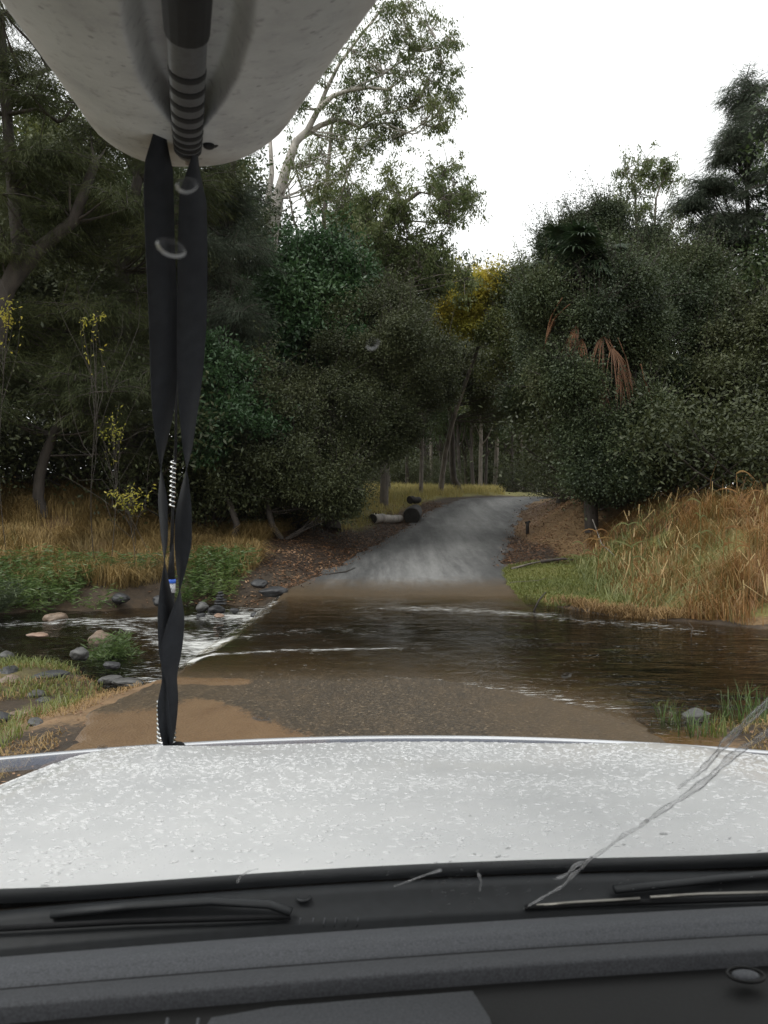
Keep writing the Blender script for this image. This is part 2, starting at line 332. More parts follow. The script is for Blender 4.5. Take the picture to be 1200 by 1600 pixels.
def hwr(y): return np.interp(y, [3, 7, 9, 15, 17, 20, 60], [2.3, 2.2, 2.6, 2.5, 2.45, 2.2, 2.1])
def yNl(x): return np.interp(x, [-40, -8, -5.9, -4.5, -3.4, -2.4], [15, 13.2, 12.4, 11.6, 10.3, 9.2])+.22*wob(x, 0, .5, 1)
def yFl(x): return np.interp(x, [-40, -12, -8, -6, -3.5, -2.4], [14.5, 15.6, 16.3, 17.0, 17.9, 18.0])+.25*wob(x, 3, .45, 2)
def yNr(x): return np.interp(x, [2, 2.3, 2.8, 3.6, 8, 40], [6.5, 6.75, 7.3, 7.75, 8.6, 10])+.1*wob(x, 6, .8, 3)
def yFr(x): return np.interp(x, [2, 2.6, 2.9, 3.7, 5.5, 9, 40], [16.6, 15.7, 14.9, 13.5, 12.2, 11, 9])+.15*wob(x, 9, .7, 4)
def terr(x, y, full=False):
    x = np.asarray(x, float); y = np.asarray(y, float); u = x-rcx(y)
    # left
    dn = yNl(x)-y; df = y-yFl(x)
    nearL = -.42+.30*(1-np.exp(-np.maximum(dn, 0)/1.6))+.035*np.maximum(dn-3, 0)
    nearL = nearL+.45*np.minimum(dn, 0)*(dn > -.4)
    bank = np.interp(df, [-1, -.2, 0, 1.0, 3, 5.5, 8, 14, 60], [-.6, -.5, -.36, .12, .75, 1.6, 2.1, 2.35, 2.6])
    plat = np.interp(y, [17, 18.5, 21, 26, 32, 42, 52, 90], [-.3, .15, .45, .95, 1.42, 2.0, 2.35, 2.6])
    ul = -u-hwl(y); bank = bank+(plat-bank)*sstep(8.5, 4.0, ul)*sstep(0, 2, df)
    L = np.where(dn > 0, nearL, np.where(df > 0, bank, -.6)); L = np.where((dn <= 0) & (df <= 0), np.maximum(-.62, np.maximum(-.42+.45*dn*1.0, -.36+.6*df*1.0)), L)
    # right
    dn = yNr(x)-y; df = y-yFr(x)
    nearR = -.03+.22*(1-np.exp(-np.maximum(dn, 0)/.7))+.05*np.maximum(dn-2, 0)
    pr_ = np.interp(y, [13, 16, 21, 24, 29, 36, 50, 90], [.0, .06, .26, .8, 1.7, 2.1, 2.3, 2.6])
    mound = np.interp(df, [0, .8, 3.5, 7, 14, 60], [-.02, .12, .72, 1.35, 2.0, 2.6])
    bk = pr_+(mound-pr_)*sstep(4.7, 7.2, x)*sstep(36, 24, y)
    Rr = np.where(dn > 0, nearR, np.where(df > 0, np.maximum(-.03, bk), -.5)); Rr = np.where((dn <= 0) & (df <= 0), np.maximum(-.55, np.maximum(-.03+.35*dn, -.02+.6*df)), Rr)
    Tn = np.where(u < 0, L, Rr)
    Tn = Tn+(.05*wob(x, y, .35, 5)+.02*wob(x, y, 1.3, 6))*np.where(Tn > -.3, 1, .6)+.5*wob(x, y, .02, 7)*sstep(40, 120, np.hypot(x, y))
    ford = sstep(8.2, 9.2, y)*sstep(17.8, 16.6, y)
    side = np.where(u < 0, -u-hwl(y), u-hwr(y))
    wl = np.where(u < 0, 1.0, .9)*(1-ford)+ford*np.where(u < 0, .12, .5)
    wl = wl+sstep(20, 26, y)*np.where(u < 0, 1.0, 1.4)
    b = sstep(0, 1, (side-.05)/wl)
    rr = rz(np.clip(x, rcx(y)-3, rcx(y)+3), y)-.04
    z = rr+(Tn-rr)*b
    if full: return z, side, u
    return z
xs = np.concatenate([-np.geomspace(14, 900, 34)[::-1], np.arange(-13.8, 13.9, .14), np.geomspace(14, 900, 34)])
ys = np.concatenate([-np.geomspace(3, 900, 22)[::-1], np.arange(-2.5, 4, .5), np.arange(4, 30, .13), np.arange(30, 62, .4), np.geomspace(62, 1200, 30)])
X, Y = np.meshgrid(xs, ys); Z, side, U = terr(X, Y, True)
mb = MB(); mb.grid(np.stack([X, Y, Z], -1)); g = mb.build('ground', M['ground'], smooth=True); tag(g, kind='structure')
left = U < 0; dnl = yNl(X)-Y; dfl = Y-yFl(X); dfr = Y-yFr(X); dnr = yNr(X)-Y
inch = np.where(left, (dnl <= .0) & (dfl <= 0), (dnr <= 0) & (dfr <= 0))
attr(g, 'bed', (sstep(-.05, -.3, Z)*1.0).ravel())
attr(g, 'sand', (np.where(left, sstep(-.2, 1., dnl)*sstep(-4.1, -3.1, X)*sstep(6.3, 7.3, Y)*1.0, sstep(-.5, .2, dnr)*sstep(3.1, 2.4, X))*.85).ravel()*((Y > 0) & (Y < 13)).ravel())
attr(g, 'litter', (sstep(np.where(left, np.where(Y > 28, 1.2, 3.2), 7.5), .6, side)*sstep(18, 22, Y)*sstep(50, 40, Y)*.9+.45*sstep(5, 3, side)*sstep(18, 22, Y)*np.where(left & (Y > 27), 0, 1)).ravel())  # leaf litter, spread wide on the right to paint in bank shade
attr(g, 'dry', (np.where(left, sstep(1.0, 2.5, dfl)*sstep(1.5, 3.5, side), sstep(4.2, 5.2, X)*sstep(0, .5, dfr))*sstep(120, 60, Y)).ravel())
attr(g, 'grass', (np.where(left, sstep(.3, .8, dnl)*sstep(-3.6, -4.4, X)*.7+sstep(26.5, 29, Y)*.8*sstep(.4, 1.4, side), sstep(.4, .9, dfr)*sstep(21.5, 20, Y)*.85)).ravel())
# road and slab sheet
ry = np.concatenate([np.arange(-12, 4, .5), np.arange(4, 22, .08), np.arange(22, 75, .3)]); uu = np.linspace(-1, 1, 60)
RY, UU = np.meshgrid(ry, uu, indexing='ij')
ragl = .12*wob(RY*1.0, 0, .7, 1)*sstep(17, 20, RY)+.03*wob(RY, 3, 2.5, 2); ragr = .16*wob(RY, 5, .6, 3)*sstep(17, 20, RY)+.04*wob(RY, 5, 2.2, 4)
RX = rcx(RY)+np.where(UU < 0, UU*(hwl(RY)+ragl), UU*(hwr(RY)+ragr))
RZ = rz(RX, RY)+.0015*wob(RX, RY, .8, 5)
RZ[:, 0] -= .10; RZ[:, -1] -= .10
mb = MB(); mb.grid(np.stack([RX, RY, RZ], -1)[:, ::-1]); rd = mb.build('road', M['road'], smooth=True); tag(rd, kind='structure')
mud = np.maximum(sstep(8.1, 7.0, RY+.35*wob(RX, RY, .4, 1))*sstep(-.85, -1.5, RX+(7.2-RY)*-.75)*(.84-.3*wob(RX, RY, .7, 6)*sstep(6.6, 7.2, RY)), sstep(.32, .12, np.abs(RY-8.62-.12*wob(RX, 0, .5, 2)))*sstep(-1.1, -1.6, RX)*.85)
silt = .42+.3*sstep(9.2, 7.5, RY)*sstep(.3, 1.6, RX)+.25*sstep(.5, 2.3, np.abs(RX))*sstep(20, 15, RY)+.35*sstep(15, 16.5, RY)*sstep(19.5, 17.5, RY)
silt = silt*sstep(21, 18.5, RY)
_u = (RX-rcx(RY))/2.2; sheen_track = .25+.8*np.exp(-((_u-.12-.25*sstep(24, 40, RY)*0)/.42)**2)-.5*sstep(.62, .95, np.abs(_u))-.3*np.exp(-((_u+.55)/.12)**2); attr(rd, 'sheen_track', sheen_track[:, ::-1].ravel())  # wheel tracks plus sky sheen painted as a brighter middle band
attr(rd, 'mud', mud[:, ::-1].ravel()); attr(rd, 'silt', silt[:, ::-1].ravel()); attr(rd, 'upper', sstep(16.5, 19, RY)[:, ::-1].ravel())
# slab side wall on the downstream edge
yy = np.arange(8.6, 18.2, .12); ex = rcx(yy)-hwl(yy)-.03*wob(yy, 3, 2.5, 2)
P = np.stack([np.stack([ex-.0, yy, rz(ex, yy)-.05], -1), np.stack([ex-.05, yy, rz(ex, yy)-.22], -1), np.stack([ex-.12, yy, np.full_like(yy, -.8)], -1)], 1)
mb = MB(); mb.grid(P); tag(mb.build('slab_edge', M['concrete']), kind='structure')
# water: upper pool and film over the slab
px_ = np.concatenate([np.linspace(0, 1, 70), 1+np.geomspace(.02, 8, 50)]); py_ = np.arange(6.2, 18.6, .07)
PX, PYY = np.meshgrid(px_, py_)
lx = rcx(PYY)-hwl(PYY)-.01; WX = lx+PX*5.0
WZ = .004*wob(WX, PYY, .8, 2)+.003*wob(WX*.4, PYY, 2.4, 3)-.05*sstep(.25, 0, WX-lx)
mb = MB(); mb.grid(np.stack([WX, PYY, WZ], -1)); pool = mb.build('ford_water', M['pool'], smooth=True); tag(pool, kind='structure')
def ribbon(x, y, pts, wd):                  # 0..1 near a polyline in plan
    d = np.full(x.shape, 9.)
    for (x0, y0), (x1, y1) in zip(pts[:-1], pts[1:]):
        vx, vy = x1-x0, y1-y0; tt = np.clip(((x-x0)*vx+(y-y0)*vy)/(vx*vx+vy*vy), 0, 1); d = np.minimum(d, np.hypot(x-x0-tt*vx, y-y0-tt*vy))
    return np.exp(-(d/wd)**2)
def gp(px, py): y = gy(py); return ((px-600)/F*y, y)
foam = .6*ribbon(WX, PYY, [gp(290, 1027), gp(340, 1022), gp(470, 1015), gp(620, 1013)], .13)+.35*ribbon(WX, PYY, [gp(330, 1000), gp(420, 990), gp(520, 982)], .25)
foam += .42*ribbon(WX, PYY, [gp(640, 1066), gp(760, 1074), gp(860, 1088), gp(950, 1104)], .3)+.45*ribbon(WX, PYY, [gp(560, 1068), gp(680, 1062)], .03)
foam += .42*ribbon(WX, PYY, [gp(640, 950), gp(760, 954), gp(830, 960), gp(940, 972), gp(1080, 985)], .5)+.22*ribbon(WX, PYY, [gp(560, 935), gp(570, 990)], .4)
foam += .4*sstep(.3, .06, WX-lx)*sstep(8.8, 10, PYY)
foam += .10*wob(WX, PYY*2, .35, 5)
rip = .5+.3*wob(WX, PYY, .3, 4)+.9*np.minimum(1, foam)
attr(pool, 'depth', np.maximum(0, -np.where(np.abs(WX-rcx(PYY)) < hwr(PYY)-.02, rz(WX, PYY), terr(WX, PYY))).ravel())
attr(pool, 'foam', foam.ravel()); attr(pool, 'rip', np.clip(rip, 0, 1.5).ravel())
# stream below the ford
sx = np.arange(-26, -2.2, .09); sy = np.arange(8.4, 19.4, .09); SX, SY = np.meshgrid(sx, sy)
SX = np.minimum(SX, rcx(SY)-hwl(SY)-.03)
dd = np.abs(SX-(rcx(SY)-hwl(SY)))
SZ = -.36+.02*wob(SX, SY, .5, 1)+.012*wob(SX, SY, 1.6, 2)+.03*sstep(.6, .1, dd)-.03*sstep(-4, -12, SX)
mb = MB(); mb.grid(np.stack([SX, SY, SZ], -1)); st = mb.build('stream', M['stream'], smooth=True); tag(st, kind='structure')
fo = .6*np.exp(-(dd/.25)**2)+.45*np.exp(-(dd/1.2)**2)+.5*ribbon(SX, SY, [(-3, 16.0), (-5, 15.5), (-7, 15.0), (-9.5, 14.6)], .6)+.45*ribbon(SX, SY, [(-2.8, 12.5), (-3.6, 13.8), (-4.6, 14.6)], .6)+.1*wob(SX, SY, .6, 4)
attr(st, 'depth', np.clip(.12+.1*wob(SX, SY, .3, 2)+0*SX, .02, .3).ravel())
attr(st, 'foam', fo.ravel()); attr(st, 'rip', np.clip(.55+fo, 0, 1.6).ravel())
# spilling sheet over the edge
yy = np.arange(9.0, 17.6, .06); ex = rcx(yy)-hwl(yy)-.01; tt = np.linspace(0, 1, 8)
P = np.stack([np.stack([ex-.22*t_**.8-.015*wob(yy, t_*2, 3, 3), yy, -.05-.3*t_**1.8+.01*wob(yy, 0, 3., 6)], -1) for t_ in tt], 1)
mb = MB(); mb.grid(P); sp = mb.build('spilling_water', M['spill'], smooth=True); tag(sp, kind='structure'); attr(sp, 'foam', np.tile(.25+.55*tt, len(yy))); attr(sp, 'rip', np.full(len(yy)*8, 1.))

# ================================================================ VEGETATION
def unit(v): return v/(np.linalg.norm(v, axis=-1, keepdims=True)+1e-9)
def rdir(n): return unit(rng.normal(size=(n, 3)))
def leaves(mb, P, A, L, Wd, twist=None):
    """rhombic leaves: P base, A axis"""
    n = len(P); S = unit(np.cross(A, rdir(n) if twist is None else twist)); L = np.broadcast_to(L, (n,))[:, None]; Wd = np.broadcast_to(Wd, (n,))[:, None]
    mid = P+A*L*.45
    V = np.stack([P, mid+S*Wd*.5, P+A*L, mid-S*Wd*.5], 1).reshape(-1, 3)
    mb.add(V, np.arange(4*n).reshape(n, 4))
def blades(mb, P, H, Wd, lean, droop, dirs=None):
    """grass blades of two segments"""
    n = len(P); a = rng.uniform(0, 6.283, n) if dirs is None else dirs
    D = np.stack([np.cos(a), np.sin(a), np.zeros(n)], -1); S = np.stack([-np.sin(a), np.cos(a), np.zeros(n)], -1)
    a2 = rng.uniform(0, 6.283, n); S = unit(S+.8*np.stack([np.cos(a2), np.sin(a2), 0*a2], -1))
    H = np.broadcast_to(H, (n,))[:, None]; Wd = np.broadcast_to(Wd, (n,))[:, None]; lean = np.broadcast_to(lean, (n,))[:, None]; droop = np.broadcast_to(droop, (n,))[:, None]
    up = np.array([0, 0, 1.]); M1 = P+H*(up*.62+D*lean*.5); T = P+H*(up*(1-droop)+D*(lean+droop*.5))
    V = np.stack([P-S*Wd*.5, P+S*Wd*.5, M1-S*Wd*.42, M1+S*Wd*.42, T], 1).reshape(-1, 3)
    b = np.arange(n)[:, None]*5
    mb.add(V, [b+np.array([[0, 1, 3, 2]]), b+np.array([[2, 3, 4]])])
def in_ell(n, e, shell=.35):
    c, r = e; d = rdir(n); rad = np.maximum(shell, rng.uniform(0, 1, n))**(1/2.2)
    return np.array(c)+d*rad[:, None]*np.array(r)
def limb(mb, p0, p1, r0, r1, bend=.15, n=6, k=9, up=.2):
    p0 = np.array(p0); p1 = np.array(p1); L = np.linalg.norm(p1-p0); t = np.linspace(0, 1, k)[:, None]
    off = rng.normal(size=3)*bend*L; o2 = rng.normal(size=3)*bend*L*.4
    P = p0+(p1-p0)*t+off*(t*(1-t))+o2*np.sin(t*6.28)*.5+np.array([0, 0, -up*L])*(t*(1-t))
    mb.tube(P, (r0+(r1-r0)*t[:, 0]), n, cap=False); return P
def PE(px, py, Yd, rx, ry, rd=None):        # ellipsoid from photo measures
    c = at(px, py, Yd); s = Yd/F; return (c, (rx*s, (rd if rd else (rx+ry)*.5*s), ry*s))
def tree(name, label, cat, base, trunk, ells, leafm, bark, nclump=14, nleaf=900, crad=.6, L=.12, Wd=.05, style='broad', tr=.2, group=None, limbs=None, flat=1., limbr=.35, twig=True, kids=None):
    """base (x,y); trunk polyline (world) or None; ells list of (centre, radii); clumps of leaves inside them"""
    x, y = base; z = float(terr(x, y))-.05; root = thing(name, (x, y, z), label, cat, group)
    tb = MB(); top = max(e[0][2] for e in ells)
    if trunk is None:
        e = max(ells, key=lambda e: e[0][2]); tp = np.array(e[0])
        tt = np.linspace(0, 1, 10)[:, None]; trunk = np.array([x, y, z])*(1-tt)+tp*tt; trunk[:, 0] += .3*np.sin(tt[:, 0]*5+x); trunk[:, 1] += .2*np.sin(tt[:, 0]*4+y)
        trunk[0] = (x, y, z)
    trunk = np.array(trunk, float); m = len(trunk); tb.tube(trunk, tr*np.linspace(1, .3, m)**.8, 9, cap=False)
    for lb in (limbs or []):
        P = np.array([q[:3] for q in lb[0]], float); tb.tube(P, np.linspace(lb[1], lb[2], len(P)), 7, cap=False)
    ts = np.array([q for q in trunk]+[q for lb in (limbs or []) for q in lb[0]])
    lf = MB()
    for e in ells:
        vol = e[1][0]*e[1][2]; nc = max(3, int(nclump*vol)) if nclump < 5 else nclump
        cc = in_ell(nc, e)
        for c in cc:
            d = np.linalg.norm(ts-c, axis=1)+np.where(ts[:, 2] > c[2], 3., 0); a = ts[np.argmin(d)]
            if twig: limb(tb, a, c, tr*limbr*.5, .012, .12, 5, 7)
            n = int(nleaf*rng.uniform(.6, 1.3)); cr = crad*rng.uniform(.7, 1.25)
            if style == 'broad':
                q = rng.normal(size=(n, 3))*cr*.34*rng.uniform(.75, 1.3); q[:, 2] *= .8*flat; P = c+q
                for _ in range(3):
                    dv = unit(rng.normal(size=3)*[.6, .6, .4]+[0, 0, .8]); ln2 = cr*rng.uniform(1.1, 2.3); k2 = 34; t2 = rng.uniform(.2, 1, k2)[:, None]; q2 = dv*ln2*t2+rng.normal(size=(k2, 3))*.09; P = np.concatenate([P, c+q2]); q = np.concatenate([q, q2]); lf_tw = c+dv*ln2*np.linspace(0, 1, 4)[:, None]; tb.tube(lf_tw, np.linspace(.012, .004, 4), 4, cap=False)
                n = len(P)
                A = unit(rdir(n)+np.array([0, 0, -.35])+.6*unit(q)); leaves(lf, P, A, L*rng.uniform(.6, 1.3, n), Wd*rng.uniform(.7, 1.2, n))
            elif style == 'gum':
                ns = 9; sub = c+rng.normal(size=(ns, 3))*cr*.55; ii = rng.integers(0, ns, n); q = rng.normal(size=(n, 3))*cr*.17; P = sub[ii]+q
                A = unit(rdir(n)*.8+np.array([0, 0, -.9])); leaves(lf, P, A, L*rng.uniform(.6, 1.3, n), Wd*rng.uniform(.7, 1.2, n))
                for s_ in sub: limb(tb, c, s_, .018, .006, .2, 4, 4, 0)
            else:                               # she-oak: sprays of thin drooping needles
                ns = 10; dr = rdir(ns); dr[:, 2] = np.abs(dr[:, 2])*.5; dr = unit(dr); ln = cr*rng.uniform(.7, 1.7, ns)
                ii = rng.integers(0, ns, n); s_ = rng.uniform(0, 1, n)**.8
                P = c+dr[ii]*(ln[ii]*s_)[:, None]+rng.normal(size=(n, 3))*.07*(1+s_[:, None]); P[:, 2] -= .35*ln[ii]*s_**2
                A = unit(dr[ii]*.7+rdir(n)*.45+np.array([0, 0, -.75])); leaves(lf, P, A, L*rng.uniform(.6, 1.4, n), Wd*rng.uniform(.7, 1.2, n))
                for d_, l_ in zip(dr, ln):
                    t3 = np.linspace(0, 1, 4)[:, None]; Q = c+d_*l_*t3; Q[:, 2] -= .35*l_*t3[:, 0]**2; tb.tube(Q, np.linspace(.018, .006, 4), 4, cap=False)
    tb.build('trunk', bark, root, smooth=True); lf.build('crown', leafm, root)
    return root
def tpt(px, py, Yd): return at(px, py, Yd)
def bx(px, Yd): return ((px-600)/F*Yd, Yd)

# --- left she-oaks
tree('sheoak_tree', 'dark drooping she-oak with a leaning forked trunk at the left edge of the photo', 'tree', bx(-30, 20.5),
     [at(-30, 800, 20.5), at(-20, 600, 20.5), at(10, 450, 20.5), at(60, 390, 20.5), at(115, 345, 20.5), at(150, 250, 20.6)],
     [PE(20, 60, 20.5, 140, 80), PE(60, 200, 20.5, 150, 90), PE(10, 330, 20.5, 130, 90), PE(110, 300, 21, 110, 70)], M['sheoak'], M['barkdark'], 16, 1500, .8, .22, .012, 'needle', .28,
     limbs=[([at(10, 450, 20.5), at(30, 400, 20.4), at(20, 300, 20.4), at(8, 150, 20.3), at(0, 20, 20.3)], .2, .1), ([at(0, 140, 20.3), at(35, 125, 20.2), at(75, 108, 20.2), at(130, 90, 20)], .1, .03), ([at(5, 180, 20.3), at(60, 170, 20.1), at(90, 190, 20)], .06, .02)])
tree('sheoak_tree', 'dark she-oak standing behind the black straps, its drooping crown below the kayak', 'tree', bx(205, 23.5),
     [at(205, 790, 23.5), at(200, 600, 23.5), at(190, 420, 23.5), at(215, 280, 23.5), at(235, 150, 23.5)],
     [PE(230, 290, 23.5, 130, 80), PE(200, 400, 23, 140, 90), PE(180, 530, 22.5, 130, 90), PE(260, 170, 23.5, 120, 70)], M['sheoak'], M['barkdark'], 15, 1500, .8, .24, .013, 'needle', .26)
tree('sheoak_tree', 'feathery she-oak between the straps and the lush green tree', 'tree', bx(345, 26),
     [at(345, 790, 26), at(340, 560, 26), at(355, 380, 26), at(365, 250, 26)],
     [PE(350, 310, 26, 45, 55), PE(330, 400, 25, 85, 80), PE(345, 520, 24.5, 70, 70)], M['sheoak2'], M['barkdark'], 13, 1400, .8, .25, .014, 'needle', .24)
tree('sheoak_tree', 'low drooping she-oak over the dry grass bank at the left edge', 'tree', bx(70, 21.5), None,
     [PE(60, 620, 21.3, 120, 90), PE(200, 640, 21.5, 100, 80), PE(120, 520, 22, 130, 70), PE(-30, 560, 21, 80, 120)], M['sheoak'], M['barkdark'], 14, 1300, .75, .22, .012, 'needle', .16)
# yellow sprigs
def sprig(px, py, Yd, n, s, label):
    c = at(px, py, Yd); gx, gyy = c[0], c[1]; zt = float(terr(gx, gyy)); root = thing('sapling', (gx, gyy, zt-.03), label, 'sapling', 'saplings with yellow leaves')
    tb = MB(); P = limb(tb, (gx, gyy, zt-.03), c, .009, .004, .1, 5, 9, 0); lf = MB()
    for i in range(n):
        e = c+rng.normal(size=3)*np.array([s, s*.5, s*.7]); Q = limb(tb, P[rng.integers(4, 9)], e, .008, .003, .15, 4, 5, .1); k = rng.integers(10, 22)
        tt = rng.uniform(0, 1, k)[:, None]; pp = Q[2]*(1-tt)+e*tt+rng.normal(size=(k, 3))*.05; leaves(lf, pp, unit(rdir(k)+np.array([0, 0, -.5])), .09*rng.uniform(.6, 1.3, k), .04)
    for i in range(7): limb(tb, P[rng.integers(3, 8)], c+rng.normal(size=3)*np.array([.9, .4, .9]), .006, .003, .25, 4, 7, 0)
    tb.build('stem', M['barkdark'], root, smooth=True); lf.build('foliage', M['yellow'], root)
sprig(12, 485, 18.6, 10, .2, 'thin sapling with yellow leaves at the left edge, halfway up the photo')
sprig(150, 495, 19.0, 5, .18, 'bare sapling ending in one small yellow and orange leaf cluster')
sprig(172, 660, 19.0, 8, .22, 'thin sapling with sparse yellow leaves left of the straps')
sprig(205, 775, 18.6, 10, .35, 'low sapling with greenish yellow leaves arching over the dry grass bank')
# --- gums
gl = lambda *q: [at(a, b, c) for a, b, c in q]
def clumps(Yd, *q): return [PE(a, b, Yd+rng.uniform(-1.2, 1.2), r*.62, r*.5) for a, b, r in q]
tree('gum_tree', 'tall pale barked gum leaning right with leaf clumps against the white sky', 'tree', bx(424, 34),
     gl((424, 790, 34), (422, 500, 34), (424, 375, 34), (434, 310, 34), (447, 265, 34), (462, 222, 34), (480, 204, 34)),
     clumps(34, (560, 75, 34), (612, 62, 34), (668, 42, 24), (636, 12, 26), (695, 62, 18), (640, 100, 30), (600, 112, 30), (688, 100, 12), (672, 132, 26), (655, 165, 30), (702, 150, 16), (625, 188, 26), (690, 195, 16),
            (592, 206, 22), (620, 215, 16), (545, 150, 26), (560, 232, 26), (520, 215, 22), (480, 250, 24), (540, 262, 22), (500, 110, 26), (470, 165, 24), (600, 20, 20), (585, 90, 26), (655, 75, 22), (575, 180, 24), (610, 160, 22), (520, 170, 24), (500, 290, 24), (560, 120, 26), (680, 175, 18)), M['gum'], M['barkgum'], 3, 240, .66, .17, .055, 'gum', .34,
     limbs=[(gl((480, 204, 34), (497, 172, 34), (520, 150, 33.6), (548, 140, 33.5), (575, 137, 33.5), (608, 140, 33.5)), .13, .05), (gl((470, 215, 34), (500, 196, 34.3), (525, 187, 34.5), (550, 193, 34.5), (562, 200, 34.5), (590, 180, 34.5), (640, 168, 34.5)), .13, .03),
            (gl((497, 172, 34), (510, 140, 34.3), (530, 100, 34.5), (560, 60, 34.5), (600, 10, 34.5)), .1, .04), (gl((562, 200, 34.5), (600, 192, 34.5), (637, 207, 34.5), (660, 195, 34.5)), .05, .02), (gl((548, 140, 33.5), (600, 115, 33.5), (650, 80, 33.5), (680, 60, 33.5)), .05, .02),
            (gl((424, 375, 34), (416, 330, 34), (425, 270, 34.4), (420, 180, 34.5)), .2, .06)], limbr=.2)
tree('gum_tree', 'slender gum with several thin upright stems behind the pale leaning gum', 'tree', bx(505, 39),
     gl((505, 790, 39), (505, 500, 39), (506, 350, 39), (512, 270, 39), (520, 180, 39)),
     clumps(39, (520, 285, 32), (548, 295, 24), (490, 320, 20), (515, 325, 30), (560, 310, 24), (505, 240, 20), (530, 200, 22)), M['gum'], M['barkgrey'], 3, 240, .65, .17, .06, 'gum', .17,
     limbs=[(gl((505, 450, 39), (492, 350, 39), (470, 290, 39), (455, 240, 39)), .08, .03), (gl((506, 380, 39), (528, 320, 39), (545, 270, 39), (560, 200, 39)), .08, .03), (gl((480, 420, 39), (458, 340, 39), (448, 280, 39)), .08, .03)], limbr=.3)
tree('gum_tree', 'gum with long bare limb reaching right towards the white gap of sky', 'tree', bx(520, 33),
     gl((520, 790, 33), (515, 600, 33), (525, 450, 33), (540, 398, 33), (575, 370, 33), (608, 345, 33), (630, 318, 33), (655, 300, 33)),
     clumps(33, (600, 288, 26), (622, 318, 36), (645, 350, 34), (676, 288, 22), (700, 274, 22), (722, 298, 20), (735, 318, 10), (690, 330, 18), (655, 380, 42), (600, 365, 40), (560, 385, 44), (690, 388, 24), (706, 420, 26), (640, 428, 48), (590, 435, 45), (728, 432, 14), (540, 330, 26), (575, 310, 20), (620, 395, 40), (650, 425, 30), (620, 455, 36), (580, 410, 36), (610, 340, 24), (700, 310, 18), (560, 350, 30)),
     M['gum'], M['barkgrey'], 3, 380, .72, .15, .055, 'gum', .2,
     limbs=[(gl((608, 345, 33), (640, 345, 33), (700, 350, 33)), .05, .02), (gl((655, 300, 33), (680, 305, 33), (715, 285, 33)), .04, .015), (gl((540, 398, 33), (590, 382, 33), (640, 372, 33), (690, 360, 33)), .06, .02)], limbr=.25)
# --- lush green tree, central dark tree, vine covered shrub
tree('broadleaf_tree', 'lush dark green broadleaf tree in front of the pale gum trunk', 'tree', bx(470, 29), None,
     [PE(482, 420, 28.5, 62, 36), PE(445, 480, 28, 60, 50), PE(515, 455, 28.5, 60, 60), PE(480, 530, 28, 90, 60)], M['green'], M['barkdark'], 26, 1500, .85, .17, .085, 'broad', .25)
tree('broadleaf_tree', 'dense dark small leaved tree spreading over the left side of the road', 'tree', bx(520, 27), None,
     [PE(590, 560, 27, 95, 75), PE(650, 600, 28, 75, 80), PE(540, 640, 26, 90, 90), PE(600, 665, 27, 60, 60), PE(500, 560, 27.5, 80, 80), PE(500, 720, 25.5, 60, 55), PE(600, 500, 28, 90, 45)], M['dark'], M['barkdark'], 26, 2100, .72, .082, .038, 'broad', .3)
tree('broadleaf_tree', 'olive green crown peeping out between the dark tree and the long limbed gum', 'tree', bx(600, 36), None,
     [PE(560, 480, 36, 60, 40), PE(620, 500, 36, 60, 45), PE(520, 430, 36, 40, 40), PE(655, 430, 36, 48, 36), PE(600, 415, 36, 45, 40), PE(560, 370, 37, 40, 40)], M['olive'], M['barkgrey'], 22, 900, .8, .13, .06, 'broad', .2)
tree('shrub', 'dark shrub hung with pale green leaves just right of the straps', 'shrub', bx(365, 23.5), None,
     [PE(350, 590, 23, 45, 65), PE(375, 660, 23, 60, 60), PE(330, 670, 22.6, 40, 60)], M['green'], M['barkdark'], 20, 900, .5, .15, .06, 'broad', .1)
tree('shrub', 'dark twiggy shrub at the top of the bank left of the road', 'shrub', bx(440, 24), None,
     [PE(420, 640, 24, 70, 80), PE(450, 720, 23.5, 60, 60), PE(380, 735, 23.5, 60, 40), PE(520, 770, 24.5, 35, 32)], M['dark'], M['barkdark'], 22, 1100, .6, .10, .045, 'broad', .1)
# --- centre back
tree('yellow_tree', 'tree with golden yellow leaves in the gap above the road', 'tree', bx(688, 46), None,
     [PE(730, 465, 43, 48, 30), PE(690, 480, 43, 24, 30), PE(765, 450, 43, 24, 18), PE(720, 505, 43, 30, 24)], M['yellow'], M['barkgrey'], 20, 420, .65, .17, .09, 'broad', .16)
tree('broadleaf_tree', 'olive green tree right of the yellow tree, above the crest of the road', 'tree', bx(885, 43), None,
     [PE(820, 455, 43, 45, 34), PE(860, 500, 42, 50, 60), PE(800, 540, 43, 60, 60)], M['olive'], M['barkgrey'], 24, 900, .85, .15, .07, 'broad', .2)
tree('broadleaf_tree', 'grey green tree closing the far end of the road under the yellow crown', 'tree', bx(720, 50), None,
     [PE(720, 580, 50, 60, 50), PE(770, 610, 50, 60, 50), PE(680, 560, 48, 50, 60)], M['dark'], M['barkdark'], 24, 800, .9, .16, .075, 'broad', .22)
tree('broadleaf_tree', 'dark tree arching over the right verge at the crest of the road', 'tree', bx(875, 33), None,
     [PE(850, 600, 32, 42, 50), PE(822, 625, 33, 18, 34), PE(895, 690, 32, 22, 35), PE(880, 540, 31, 42, 50)], M['bush'], M['barkdark'], 22, 1000, .7, .12, .055, 'broad', .2)
